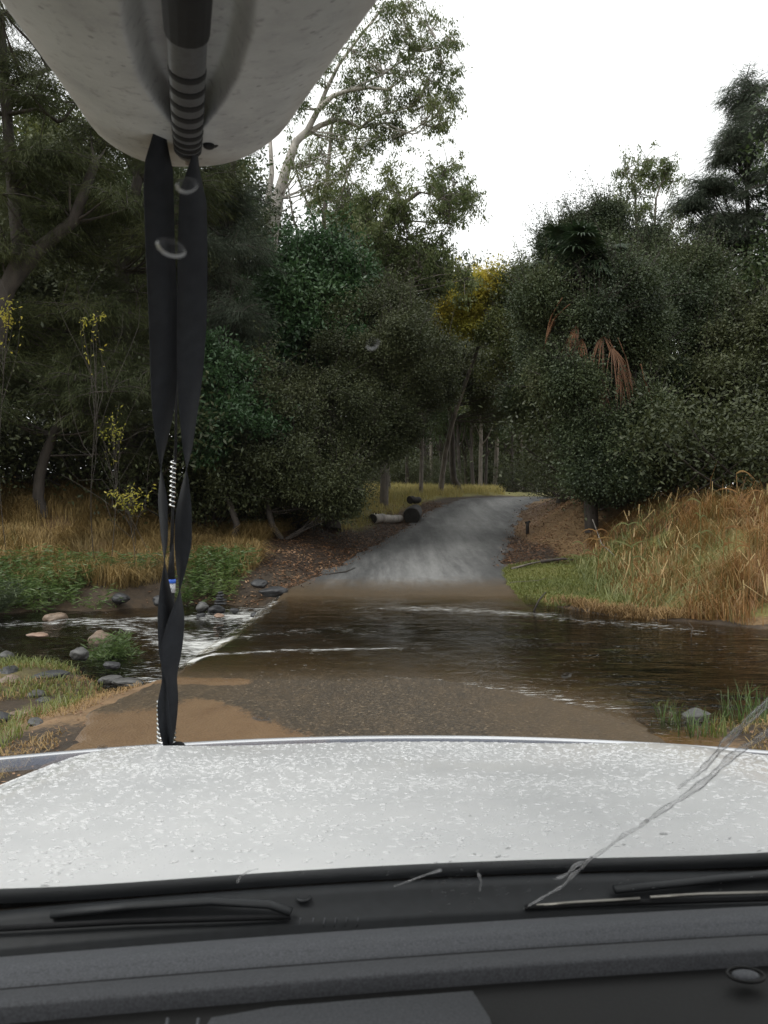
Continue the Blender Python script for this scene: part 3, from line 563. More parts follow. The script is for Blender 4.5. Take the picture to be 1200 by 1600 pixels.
# --- right group
tree('broadleaf_tree', 'big dark rounded tree with wispy top shoots around the fan palm', 'tree', bx(945, 26.5), None,
     [PE(918, 600, 26, 70, 80), PE(855, 550, 27, 35, 65), PE(960, 470, 26.5, 80, 60), PE(960, 640, 25, 80, 80), PE(935, 400, 27.5, 55, 22), PE(868, 385, 28, 14, 14), PE(905, 365, 28, 8, 16), PE(945, 350, 28, 12, 22), PE(1010, 385, 28, 22, 14), PE(960, 740, 24.5, 90, 45), PE(920, 680, 22, 38, 45), PE(945, 735, 21.8, 50, 45), PE(1000, 660, 22, 35, 50), PE(868, 590, 22.4, 14, 35), PE(1000, 520, 23, 50, 50), PE(845, 470, 22.4, 18, 30), PE(975, 450, 22.4, 25, 28), PE(925, 500, 21.9, 12, 10), PE(900, 600, 21.6, 20, 16)], M['bush'], M['barkdark'], 28, 1900, .68, .082, .038, 'broad', .28)
tree('broadleaf_tree', 'big dark tree right of the palm, filling the middle of the right side', 'tree', bx(1060, 26), None,
     [PE(1050, 470, 26, 75, 50), PE(1085, 425, 26, 30, 20), PE(1060, 570, 25.5, 85, 80), PE(1070, 690, 25, 90, 75), PE(1030, 420, 27, 30, 22)], M['bush'], M['barkdark'], 30, 1900, .72, .082, .038, 'broad', .28)
tree('broadleaf_tree', 'shadowy tree at the right edge behind the dry reeds', 'tree', bx(1190, 24), None,
     [PE(1150, 600, 24, 60, 90), PE(1210, 560, 24, 60, 110), PE(1180, 700, 23, 80, 70), PE(1120, 500, 26, 50, 60)], M['dark'], M['barkdark'], 24, 1300, .75, .11, .05, 'broad', .22)
tree('gum_tree', 'small gum with two thin bare stems and a pale rounded top above the dark trees', 'tree', bx(1000, 40),
     gl((1000, 790, 40), (998, 500, 40), (995, 380, 40), (992, 290, 40)),
     clumps(40, (975, 262, 18), (1000, 275, 22), (1040, 262, 20), (1022, 280, 14), (985, 305, 26), (962, 322, 22), (1000, 328, 16), (940, 345, 26), (1045, 280, 10), (1010, 255, 10), (1060, 350, 24), (1030, 360, 24)), M['gum'], M['barkgrey'], 3, 230, .6, .16, .06, 'gum', .12,
     limbs=[(gl((998, 420, 40), (1022, 370, 40), (1025, 310, 40), (1032, 290, 40), (1042, 270, 40)), .07, .03), (gl((1030, 400, 38), (1050, 350, 38), (1060, 310, 38)), .05, .02)], limbr=.3)
tree('sheoak_tree', 'tall grey green she-oak rising against the sky at the right edge', 'tree', bx(1172, 31),
     gl((1172, 790, 31), (1172, 550, 31), (1172, 400, 31), (1166, 280, 31), (1160, 140, 31)),
     [PE(1158, 150, 31, 16, 30), PE(1165, 195, 31, 36, 34), PE(1138, 235, 31, 20, 20), PE(1175, 255, 31, 42, 34), PE(1165, 320, 31, 45, 26), PE(1110, 295, 31, 26, 14), PE(1085, 320, 31, 16, 14), PE(1150, 375, 31, 60, 30), PE(1115, 350, 31, 30, 16), PE(1190, 440, 31, 60, 40)], M['sheoak2'], M['barkdark'], 10, 620, .55, .24, .018, 'needle', .13)
tree('sheoak_tree', 'second tall she-oak, half cut off by the right edge of the photo', 'tree', bx(1245, 29),
     gl((1245, 790, 29), (1245, 550, 29), (1240, 300, 29), (1232, 150, 29)),
     [PE(1240, 180, 29, 50, 60), PE(1240, 300, 29, 70, 70), PE(1240, 420, 29, 80, 80)], M['sheoak2'], M['barkdark'], 10, 620, .7, .26, .016, 'needle', .24)
# --- backing wood: three models, copied
def bgtree(nm, label, h, w_, leafm, L, nl):
    e = [((0, 0, h*.72), (w_, w_, h*.27)), ((w_*.3, 0, h*.5), (w_*1.0, w_, h*.25)), ((-w_*.3, .2, h*.38), (w_*.9, w_*.9, h*.2))]
    return e
protos = []
def make_proto(label, h, w_, leafm, bark, L, nc, nl, low):
    root = thing('wood_tree', (0, 0, 0), label, 'tree', 'trees of the wood beyond the bank'); tb = MB(); tt = np.linspace(0, 1, 8); P = np.stack([.2*np.sin(tt*4), .15*np.sin(tt*3+1), tt*h*.9], -1); tb.tube(P, .15*np.linspace(1, .3, 8)*h/12, 8, cap=False)
    lf = MB()
    for i in range(nc):
        z = h*(low+(1-low)*rng.uniform(0, 1)**.8); rr = w_*math.sqrt(max(.05, 1-((z/h-.6)/.45)**2))*rng.uniform(.3, 1); a = rng.uniform(0, 6.28); c = np.array([rr*math.cos(a), rr*math.sin(a), z])
        limb(tb, P[min(7, max(1, int(z/h*6)))], c, .05, .012, .15, 4, 5); q = rng.normal(size=(nl, 3))*.5*np.array([1, 1, .7]); leaves(lf, c+q, unit(rdir(nl)+np.array([0, 0, -.4])), L*rng.uniform(.6, 1.3, nl), L*.45)
    tb.build('trunk', bark, root, smooth=True); lf.build('crown', leafm, root); return root
protos = [make_proto('', 13, 2.6, M['wood'], M['barkgrey'], .19, 55, 420, .3), make_proto('', 15, 2.2, M['olive'], M['barkgrey'], .2, 45, 380, .45), make_proto('', 11, 3.0, M['dark'], M['barkdark'], .17, 70, 480, .12), make_proto('', 12, 1.7, M['wood'], M['barkdark'], .2, 30, 300, .42)]
kinds = ['dense mid green tree', 'taller olive leaved tree', 'low branching dark tree', 'slim bare stemmed tree']
spots = []
for i, (px, Yd, k, s) in enumerate([(-60, 33, 0, 1.2), (20, 30, 2, 1.1), (90, 36, 1, 1.15), (160, 31, 2, 1.15), (240, 36, 0, 1.2), (300, 31, 2, 1.1), (370, 35, 0, 1.05), (430, 32, 2, .9), (480, 37, 0, .9), (560, 41, 2, .9), (610, 46, 0, .8), (-110, 27, 2, 1.1),
        (660, 44, 0, .75), (900, 38, 0, .9), (960, 34, 2, .85), (1030, 37, 0, .85), (1100, 33, 2, .95), (1160, 38, 1, .9), (1230, 34, 2, 1.1), (1300, 29, 0, 1.1), (1000, 45, 2, 1), (400, 44, 2, 1.2), (200, 45, 2, 1.3), (60, 46, 2, 1.4), (300, 50, 2, 1.3), (510, 52, 2, 1)]):
    spots.append((px, Yd, k, s))
r2 = np.random.default_rng(3)
for i in range(34):
    Yd = 54+r2.uniform(0, 34); px = 555+i*9.5+r2.uniform(-6, 6); spots.append((px, Yd, int(r2.choice([3, 3, 3, 1])), r2.uniform(.8, 1.1)))
for i in range(30):
    Yd = 85+r2.uniform(0, 30); px = 540+i*12+r2.uniform(-6, 6); spots.append((px, Yd, 0, r2.uniform(1.1, 1.5)))
HID = [(-19.2, 46.0), (-11.6, 50.0), (-6.8, 44.0), (-4.5, 107.3), (-3.7, 107.3), (-3.6, 52.0), (-3.4, 37.0), (-2.7, 29.0), (-2.6, 92.6), (-2.1, 56.9), (-1.7, 92.9), (-1.6, 57.2), (-1.1, 59.4), (-1.1, 94.0), (-1.0, 71.6), (-0.9, 103.6), (-0.1, 79.1), (-0.1, 98.3), (0.0, 77.7), (0.5, 87.6), (0.6, 87.1), (1.2, 73.9), (1.9, 97.1), (2.7, 76.5), (2.8, 75.4), (2.9, 90.9), (3.1, 89.4), (4.3, 91.8), (4.9, 80.0), (5.4, 70.0), (7.8, 84.0), (7.8, 111.5), (7.9, 101.1), (8.3, 102.6), (9.3, 40.0), (9.5, 34.0), (10.1, 90.0), (10.5, 113.1), (12.3, 37.0), (13.1, 65.9), (13.2, 66.9), (13.6, 88.0), (13.9, 45.0), (14.9, 84.0), (14.9, 98.3), (15.1, 78.0), (15.1, 108.5), (15.3, 72.6), (16.4, 38.0), (17.4, 113.9), (18.2, 108.1), (18.8, 104.9), (18.9, 101.4), (21.9, 101.1), (22.1, 108.6), (23.1, 104.3)]   # wholly hidden behind nearer trees
ORD = ['first', 'second', 'third', 'fourth', 'fifth', 'sixth', 'seventh', 'eighth', 'ninth', 'tenth', 'eleventh', 'twelfth', 'thirteenth', 'fourteenth', 'fifteenth', 'sixteenth', 'seventeenth', 'eighteenth', 'nineteenth', 'twentieth', 'twenty-first', 'twenty-second', 'twenty-third', 'twenty-fourth', 'twenty-fifth', 'twenty-sixth', 'twenty-seventh', 'twenty-eighth', 'twenty-ninth', 'thirtieth']
NEARL = {-60: 'mid green tree whose top shows at the upper left corner beside the kayak', 20: 'dark low branched tree behind the leaning trunk at the left edge', 90: 'tall olive tree showing through the left she-oaks at the kayak edge', 160: 'low dark tree behind the she-oaks left of the straps', 240: 'mid green tree glimpsed between the two straps', 300: 'dark tree behind the straps, right of them', 370: 'mid green tree just under the kayak nose on its right',
  430: 'dark tree behind the crown of the lush green tree', 560: 'dark tree above the grass flat where the logs lie', 610: 'mid green tree standing behind the long pale log', 660: 'mid green tree above the blackened log', -110: 'dark tree cut off by the left edge of the photo', 900: 'mid green tree just left of the palm crown', 1100: 'dark tree below the tall she-oak on the right', 1230: 'dark tree cut off by the right edge of the photo', 1300: 'mid green tree at the right edge beside the tall she-oaks', 200: 'dark tree deep behind the she-oaks left of the straps'}
_far = {}
for q in spots:
    if q[1] > 53 and (round(float(bx(q[0], q[1])[0]), 1), round(q[1], 1)) not in HID: _far.setdefault(q[2], []).append(q[0])
for i, (px, Yd, k, s) in enumerate(spots):
    x, y = bx(px, Yd)
    if (round(float(x), 1), round(float(y), 1)) in HID: r2.uniform(0, 6.28); continue
    o = protos[k] if not protos[k].get('used') else copy_tree(protos[k])
    o.location = (x, y, float(terr(x, y))-.1); o.rotation_euler = (0, 0, r2.uniform(0, 6.28)); o.scale = (s, s, s)
    protos[k]['used'] = 1
    if Yd > 53: o['label'] = ['dense green tree', 'olive leaved tree', 'dark tree', 'slim bare trunked tree'][k]+', '+ORD[sorted(_far[k]).index(px)]+' from the left above the crest'
    else: o['label'] = NEARL[px]
for p in protos:
    for o in [p]+[q for q in bpy.data.objects if q.name.startswith('wood_tree')]:
        if 'used' in o.keys(): del o['used']
# low bushes under the far wood
bush = thing('bush', (0, 0, 0), '', 'bush', 'low bushes along the edge of the wood'); lf = MB(); tb = MB()
for i in range(16):
    c = np.array([rng.normal()*.7, rng.normal()*.6, rng.uniform(.3, 1.5)]); limb(tb, (0, 0, 0), c, .03, .01, .15, 4, 5); n = 420; leaves(lf, c+rng.normal(size=(n, 3))*.28, rdir(n), .085*rng.uniform(.6, 1.3, n), .038)
tb.build('stem', M['barkdark'], bush); lf.build('foliage', M['dark'], bush)
bs = [(640, 56), (700, 58), (610, 60), (870, 48), (900, 40), (460, 26.5), (410, 26), (330, 25), (260, 25), (190, 24.5), (120, 25), (50, 24), (-20, 23.5), (480, 29), (985, 25), (1060, 24), (1130, 23), (1200, 21.5), (1010, 22.5), (555, 38), (-80, 22), (300, 28), (140, 27.5), (660, 66), (760, 75), (700, 70), (820, 66), (720, 84), (745, 90), (775, 82), (800, 88), (830, 84), (850, 78), (680, 80), (610, 72), (580, 76), (735, 78), (790, 76), (655, 88)]+[(585+i*27, 94+(i*37) % 9) for i in range(11)]+[(912, 27), (884, 31), (948, 25)]
_bn = {}
for i, (px, Yd) in enumerate(bs):
    x, y = bx(px, Yd); s = r2.uniform(.9, 1.5)*(1.3 if px < 330 or px > 980 else 3. if Yd > 92 else 1.9 if Yd > 74 else 1)
    if (round(float(x), 1), round(float(y), 1)) in HID: r2.uniform(0, 6.28); continue
    o = bush if i == 0 else copy_tree(bush); _bz = 'left' if px < 350 else 'mid' if px < 600 and Yd < 60 else 'gap' if px < 862 and Yd > 40 else 'right'; _bn.setdefault(_bz, []).append((px, o)); o.location = (x, y, float(terr(x, y))-.05); o.rotation_euler = (0, 0, r2.uniform(0, 6.28)); o.scale = (s*1.15, s, s)

for _k, _w in (('left', 'under the she-oaks at the top of the left bank'), ('mid', 'beside the left verge of the rising road'), ('gap', 'in the gap beyond the crest'), ('right', 'in the shade under the trees right of the road')):
    for _i, (_p, o) in enumerate(sorted(_bn.get(_k, []), key=lambda q: q[0])): o['label'] = 'dark bush, '+ORD[_i]+' from the left '+_w
# --- fan palm
def palm():
    Yd = 23.0; x, y = bx(925, Yd); z = float(terr(x, y)); top = at(905, 415, Yd); root = thing('fan_palm', (x, y, z-.05), 'fan palm with dark green fronds on top and hanging brown dead fronds', 'palm')
    tb = MB(); tt = np.linspace(0, 1, 12)[:, None]; P = np.array([x, y, z-.05])*(1-tt)+top*tt; tb.tube(P, np.linspace(.2, .13, 12), 10, cap=False); tb.build('trunk', M['barkdark'], root, smooth=True)
    def frond(az, el, L, dead, pos, fan=.85, nm='frond'):
        d = np.array([math.cos(az)*math.cos(el), math.sin(az)*math.cos(el), math.sin(el)]); s = unit(np.cross(d, [0, 0, 1.])); u = np.cross(s, d); mb = MB()
        t3 = np.linspace(0, 1, 6)[:, None]; pet = pos+d*L*t3-np.array([0, 0, 1])*.25*L*t3**2; mb.tube(pet, np.linspace(.02, .01, 6), 5, cap=False)
        h = pet[-1]; d2 = unit(pet[-1]-pet[-2])
        for a in (rng.uniform(-.9, .9, 17) if dead else np.linspace(-1.5, 1.5, 30)):
            ll = fan*(1-.28*abs(a)/1.5)*(rng.uniform(.5, 1.25) if dead else rng.uniform(.85, 1.05)); dd_ = unit(d2*math.cos(a)+s*math.sin(a)+u*.12*abs(a)); pr_ = unit(np.cross(dd_, u)); t4 = np.linspace(0, 1, 5)[:, None]
            g_ = np.array([0, 0, -1])*(rng.uniform(.25, .6) if not dead else .8)*ll*t4**2.4; Q = h+dd_*ll*t4+g_; wd = (.022+.02*np.sin(t4*2.6))*(1-t4**3)*(.4 if dead else 1); mb.grid(np.stack([Q-pr_*wd, Q+u*.006, Q+pr_*wd], 1))
        mb.build('frond' if not dead else 'dead_frond', M['palmdead'] if dead else M['palm'], root)
    for i in range(52): frond(i*2.4, R(rng.uniform(-25, 88)), rng.uniform(.4, 1.35), False, top-np.array([0, 0, .1]), .9)
    for px, py, az, el in [(880, 510, 2.9, -.5), (868, 500, 2.9, -.9), (892, 530, 2.4, -1.), (900, 540, -2.4, -1.2), (925, 535, -1.4, -1.2), (948, 585, -1., -1.2), (900, 520, 3.6, -.9), (935, 555, -1.2, -1.0), (940, 570, -.8, -.9), (950, 560, -.3, -1.1), (985, 600, 0, -1.3), (915, 590, -1.8, -1.2), (925, 610, -2.2, -1.3), (900, 560, 2.5, -1.2)]:
        p = at(px, py, Yd-.4); frond(az, el, .35, True, p+np.array([0, -.9, .4]), rng.uniform(.5, .8))
palm()
sp = thing('fan_palm', (*bx(985, 23.5), float(terr(*bx(985, 23.5)))), 'young fan palm showing a few pale green fan leaves right of the dead fronds', 'palm')
mb = MB(); x, y = bx(985, 23.5); c0 = at(992, 560, 23.2); mb.tube([(x, y, float(terr(x, y))), tuple((c0+[x, y, 1])/2), tuple(c0)], [.09, .07, .06], 7, cap=False); mb.build('trunk', M['barkdark'], sp)
for i in range(8):
    az = i*.8; el = R(rng.uniform(0, 60)); d = np.array([math.cos(az)*math.cos(el), math.sin(az)*math.cos(el)-.3, math.sin(el)]); d = unit(d); s = unit(np.cross(d, [0, 0, 1.])); mb = MB(); h = c0+d*.5; mb.tube([c0, c0+d*.25, h], .012, 5, cap=False)
    for a in np.linspace(-1.4, 1.4, 20):
        dd_ = unit(d*math.cos(a)+s*math.sin(a)); t4 = np.linspace(0, 1, 4)[:, None]; Q = h+dd_*.45*t4+np.array([0, 0, -.25])*t4**2; pr_ = unit(np.cross(dd_, np.cross(s, d))); wd = .018*(1-t4**2); mb.grid(np.stack([Q-pr_*wd, Q+pr_*wd], 1))
    mb.build('frond', M['palm'], sp)

# ---------------------------------------------------------------- ground cover
def scatter(n, x0, x1, y0, y1, ok, dens=None):
    x = rng.uniform(x0, x1, n); y = rng.uniform(y0, y1, n); z, side, u = terr(x, y, True); m = ok(x, y, z, side, u)
    if dens is not None: m &= rng.uniform(0, 1, n) < np.clip(.5+dens*wob(x, y, .45, 2), .05, 1)
    return np.stack([x, y, z], -1)[m]
def cover(name, mat, label=None): pass
# dry bank grass, left
mb = MB(); P = scatter(260000, -16, 1.5, 17, 30, lambda x, y, z, s, u: (u < 0) & (y-yFl(x) > .8) & (s > 1.3+1.2*sstep(19, 23, y)) & (x/y > -.58), .6)
n = len(P); wa = 3.14*wob(P[:, 0], P[:, 1], .4, 6)+rng.normal(size=n)*.8; ln_ = np.clip(.5+.45*wob(P[:, 0], P[:, 1], .7, 7)+rng.normal(size=n)*.3, .02, 1.5)
blades(mb, P, rng.uniform(.25, .65, n)*(1+.3*wob(P[:, 0], P[:, 1], .5, 1)), rng.uniform(.008, .018, n), ln_, rng.uniform(.15, .95, n), wa); tag(mb.build('dry_grass', M['drygrass2']), 'tangled dry brown grass covering the left bank of the creek', 'grass', kind='stuff')
# platform yellow grass
mb = MB(); P = scatter(120000, -9, 8, 27, 60, lambda x, y, z, s, u: (u < 0) & (s > 1.0+.4*wob(x, y, .3, 2)) & (s < 11), .5); n = len(P); far_ = sstep(37, 46, P[:, 1])
blades(mb, P, rng.uniform(.15, .4, n)+.4*far_*rng.uniform(.3, 1, n), rng.uniform(.012, .024, n), rng.uniform(.05, .4, n), rng.uniform(.05, .4, n)); tag(mb.build('yellow_grass', M['yelgrass']), 'pale yellow grass on the flat beyond the logs', 'grass', kind='stuff')
# weeds by the stream
mb = MB(); P = scatter(4200, -11, -2.0, 15.3, 20.8, lambda x, y, z, s, u: (u < 0) & (y-yFl(x) > -.1) & (y-yFl(x) < 2.0+.5*wob(x, y, .4, 3)) & (s > .5) & ~((x > -5.1) & (x < -4.4)) & (wob(x, y, .35, 6)+.7*sstep(-4.5, -6, x)+.9*sstep(-5, -3, x) > -.1) & ~((s < 1.4))); 
for p in P:
    k = 22; H = rng.uniform(.22, .6); a = rng.uniform(0, 6.28, k); tt = rng.uniform(.15, 1, k); q = p+np.stack([.14*np.cos(a)*tt, .14*np.sin(a)*tt, H*tt], -1)
    leaves(mb, q, unit(np.stack([np.cos(a), np.sin(a), rng.uniform(-.4, .5, k)], -1)), rng.uniform(.10, .2, k), .024)
tag(mb.build('waterside_weeds', M['weed']), 'bright green leafy weeds along the far edge of the stream', 'weeds', kind='stuff')
# near-left grass
mb = MB(); P = scatter(22000, -9, -2.9, 5.2, 13, lambda x, y, z, s, u: (yNl(x)-y > .05) & (s > .15+.35*wob(x, y, .6, 1)-.35*sstep(7.5, 6, y)) & (wob(x, y, .5, 3)+.6*sstep(9.2, 11, y)+.4*sstep(-4, -5.5, x)+.55*sstep(7.9, 6.9, y) > .15)); n = len(P)
blades(mb, P, rng.uniform(.05, .2, n), rng.uniform(.006, .012, n), rng.uniform(.2, .9, n), rng.uniform(.1, .6, n)); tag(mb.build('creek_grass', M['weed2']), 'yellowish green grass on the gravel bar at the left', 'grass', kind='stuff')
mb = MB(); P = scatter(34000, -9, -2.4, 5.0, 13, lambda x, y, z, s, u: (yNl(x)-y > 0) & (s > .1) & (wob(x, y, .6, 5) > -.3)); n = len(P)
blades(mb, P, rng.uniform(.02, .09, n), rng.uniform(.005, .01, n), rng.uniform(.5, 1.6, n), rng.uniform(.3, .9, n)); tag(mb.build('dry_creek_grass', M['drygrass']), 'flattened straw coloured grass on the gravel bar', 'grass', kind='stuff')
def leafy_plant(c, R_, H, n, mat, label, nm='plant', L=.16, gp_=None):
    root = thing(nm, c, label, 'plant', gp_); mb = MB(); tb = MB()
    for i in range(n):
        a = rng.uniform(0, 6.28); r_ = R_*math.sqrt(rng.uniform()); e = np.array(c)+[r_*math.cos(a), r_*math.sin(a), H*rng.uniform(.5, 1)*(1-.5*(r_/R_)**2)]; Q = limb(tb, c, e, .006, .003, .1, 4, 5, 0)
        k = 26; ii = rng.integers(1, 5, k); an = rng.uniform(0, 6.28, k); leaves(mb, Q[ii]+rng.normal(size=(k, 3))*.02, unit(np.stack([np.cos(an), np.sin(an), rng.uniform(-.2, .9, k)], -1)), L*rng.uniform(.5, 1.2, k), .016)
    tb.build('stem', mat, root); mb.build('foliage', mat, root); return root
x, y = (170-600)/F*12.0, 12.0; leafy_plant((x, y, float(terr(x, y))), .42, .62, 55, M['weed'], 'round leafy green clump growing beside the boulder in the stream')
x, y = (-10-600)/F*16, 16.0; leafy_plant((x, y, -.35), .6, .9, 60, M['bush'], 'grey green feathery clump in the water at the left edge')
# right lawn patch
mb = MB(); P = scatter(80000, 2.3, 8, 14.5, 22, lambda x, y, z, s, u: (y-yFr(x) > .0) & (s > -.08) & (y < 21.3+.4*wob(x, y, .5, 2)) & (x < 4.9+.25*(y-15)+.4*wob(x, y, .4, 1))); n = len(P)
blades(mb, P, rng.uniform(.03, .09, n), rng.uniform(.008, .014, n), rng.uniform(.1, .8, n), rng.uniform(.1, .5, n)); tag(mb.build('lawn_grass', M['lawn']), 'short yellow green grass patch right of the ford', 'grass', kind='stuff')
mb = MB(); P = scatter(26000, 2.3, 8, 13, 16.5, lambda x, y, z, s, u: (y-yFr(x) > -.05) & (y-yFr(x) < .8) & (s > .2+.6*rng.uniform(size=len(x)))); n = len(P)
blades(mb, P, rng.uniform(.06, .26, n), rng.uniform(.008, .016, n), rng.uniform(.3, 1.4, n), rng.uniform(.2, .9, n)); tag(mb.build('waterline_grass', M['drygrass']), 'straw coloured dead grass hanging over the water on the right bank', 'grass', kind='stuff')
# reeds
reed_ok = lambda x, y, z, s, u: (y-yFr(x) > .05) & (x > 4.5+.12*(y-15)+.4*wob(x, y, .4, 4)) & (x/y < .62) & (x/y > .245)
mb = MB(); P = scatter(120000, 3.5, 16, 11, 22.5, reed_ok, .9); n = len(P); hh = np.interp(P[:, 0]/P[:, 1]*F+600, [900, 960, 1030, 1100, 1160, 1250], [.26, .36, .54, .8, .95, .9])*(1+.35*wob(P[:, 0], P[:, 1], .5, 5))*np.interp(P[:, 1]-yFr(P[:, 0]), [0, .6, 1.5], [.5, .75, 1])
wa = 3.14*wob(P[:, 0], P[:, 1], .35, 6)+rng.normal(size=n)*.9; ln_ = np.clip(.45+.5*wob(P[:, 0], P[:, 1], .6, 7)+rng.normal(size=n)*.35, .02, 1.7)
blades(mb, P, hh*rng.uniform(.3, 1.0, n)*(1+.6*(rng.uniform(size=n) > .97)), rng.uniform(.006, .018, n), ln_, rng.uniform(.1, .9, n), wa); tag(mb.build('dry_reeds', M['reed']), 'thick mass of orange brown dry reeds on the right bank', 'reeds', kind='stuff')
mb = MB(); P = scatter(8000, 3.5, 14, 13.5, 21, lambda x, y, z, s, u: reed_ok(x+.5, y, z, s, u) & (x/y < .42)); n = len(P)
blades(mb, P, rng.uniform(.2, .6, n), rng.uniform(.008, .018, n), rng.uniform(.2, 1.1, n), rng.uniform(.2, 1., n)); tag(mb.build('green_reeds', M['reedg']), 'olive green reeds at the left end of the dry reed mass', 'reeds', kind='stuff')
mb = MB(); P = scatter(1200, 3.5, 15, 11, 21, reed_ok); n = len(P); P[:, 2] += rng.uniform(.1, .6, n)
blades(mb, P, rng.uniform(.2, .55, n), rng.uniform(.014, .026, n), rng.uniform(-.2, 1.3, n), rng.uniform(.4, 1.3, n)); tag(mb.build('broken_reed_leaves', M['reedp']), 'pale broken leaves and stalks lying through the dry reeds', 'reeds', kind='stuff')
# broad bent cane leaves, single tall canes
def cane(px, py, Yd, h, mat, label):
    p = at(px, py, Yd); z = float(terr(p[0], p[1])); root = thing('reed_cane', (p[0], p[1], z), label, 'reed', 'tall single reed canes'); mb = MB(); lean = rng.uniform(-.25, .25)
    top = np.array([p[0]+lean*h, p[1]-.1, p[2]]); tt = np.linspace(0, 1, 8)[:, None]; P = np.array([p[0], p[1], z])*(1-tt)+top*tt; P[:, 0] += .06*np.sin(tt[:, 0]*3); mb.tube(P, np.linspace(.009, .004, 8), 5, cap=False)
    for i in range(7):
        q = P[rng.integers(4, 8)]; a = rng.uniform(0, 6.28); t4 = np.linspace(0, 1, 6)[:, None]; d = np.array([math.cos(a), math.sin(a)*.5, .7]); Q = q+d*.38*t4+np.array([0, 0, -.5])*t4**2*rng.uniform(.3, 1); wd = .014*(1-t4**2)+.001; mb.grid(np.stack([Q-[0, 0, .02]*wd*40, Q+[0, 0, .02]*wd*40], 1))
    mb.build('blades', mat, root)
for px, py, Yd, h, m_, lb in [(1140, 740, 13.8, 1, 'reed', 'tallest dry reed cane sticking up above the reed mass against the dark trees'), (1120, 775, 13.6, 1, 'reed', 'dry reed cane with folded leaves just left of the tallest one'), (1165, 780, 13.2, .8, 'reed', 'dry reed cane just right of the tallest one'),
        (1085, 785, 14, .8, 'reedg', 'pale cane leaning left on the shoulder of the reed mass'), (910, 850, 15.6, .5, 'reedg', 'single pale cane bending over the grass patch at the left end of the reeds'), (985, 820, 15, .5, 'reedg', 'pale green upright cane over the middle of the reeds'), (930, 830, 16.5, .5, 'reed', 'thin brown cane leaning at the foot of the dark trees'), (1190, 770, 13, .8, 'reed', 'dry cane at the right edge of the photo')]:
    cane(px, py, Yd, h, M[m_], lb)
# litter
mb = MB(); P = scatter(90000, -6, 12, 17.5, 42, lambda x, y, z, s, u: (s > -.35) & (s < np.where(u < 0, 3.6, 6)) & ((u < 0) | (y > 20.8)) & (rng.uniform(size=len(x)) < sstep(np.where(u < 0, 4.0, 9.0), .2, s))); n = len(P); P[:, 2] += .012+.02*(P[:, 1] > 17)
A = unit(rdir(n)*np.array([1, 1, .25])); leaves(mb, P, A, rng.uniform(.05, .11, n), rng.uniform(.025, .05, n), twist=np.tile([0, 0, 1.], (n, 1))+.4*rdir(n)); tag(mb.build('leaf_litter', M['litter']), 'fallen brown leaves along both verges of the rising road', 'leaf litter', kind='stuff')
mb = MB(); P = scatter(3000, -3.5, 4.5, 4.5, 9, lambda x, y, z, s, u: (s > -.1) & (s < .8)); n = len(P); P[:, 2] += .01; A = unit(rdir(n)*np.array([1, 1, .25])); leaves(mb, P, A, rng.uniform(.02, .05, n), rng.uniform(.01, .02, n), twist=np.tile([0, 0, 1.], (n, 1))+.4*rdir(n)); tag(mb.build('creek_debris', M['litter']), 'bits of leaf and bark washed up on the sand beside the near end of the slab', 'debris', kind='stuff')
# near-right grass tufts
tl = [(1045, 1150, 7.1, .28, 'short grass tuft on the sand left of the grey boulder'), (1080, 1165, 6.8, .25, 'bright green tuft in front of the two boulders'), (1105, 1165, 6.7, .3, 'bright tuft directly below the grey boulder'), (1140, 1135, 7.2, .42, 'tall bright tuft just right of the grey boulder'), (1175, 1150, 7.0, .4, 'green tuft near the right edge beside the water streak'), (1195, 1120, 7.4, .35, 'grass tuft at the right edge of the near bank'), (1130, 1168, 6.6, .22, 'low tuft nearest the bonnet on the right bank'), (1040, 1115, 7.6, .22, 'thin tuft at the water edge left of the small round rock'), (1210, 1165, 6.7, .3, 'tuft cut off by the right edge of the photo')]
for px, py, Yd, h, lb in tl:
    x = (px-600)/F*Yd; z = float(terr(x, Yd)); root = thing('grass_tuft', (x, Yd, z), lb, 'grass tuft', 'grass tufts on the near right bank'); mb = MB(); n = 26; Q = np.array([x, Yd, z])+np.stack([rng.normal(size=n)*.07, rng.normal(size=n)*.05, np.zeros(n)], -1)
    blades(mb, Q, h*rng.uniform(.4, 1.1, n), rng.uniform(.006, .011, n), rng.uniform(.05, .5, n), rng.uniform(.0, .35, n)); mb.build('blades', M['weed'] if h > .24 else M['weed2'], root)
mb = MB(); P = scatter(12000, 2.2, 6, 4, 8.5, lambda x, y, z, s, u: (yNr(x)-y > .02) & (s > .35+.25*wob(x, y, 1, 2))); n = len(P)
blades(mb, P, rng.uniform(.02, .09, n), rng.uniform(.005, .01, n), rng.uniform(.3, 1.6, n), rng.uniform(.3, .9, n)); tag(mb.build('near_bank_grass', M['drygrass2']), 'matted brown grass on the near right bank', 'grass', kind='stuff')

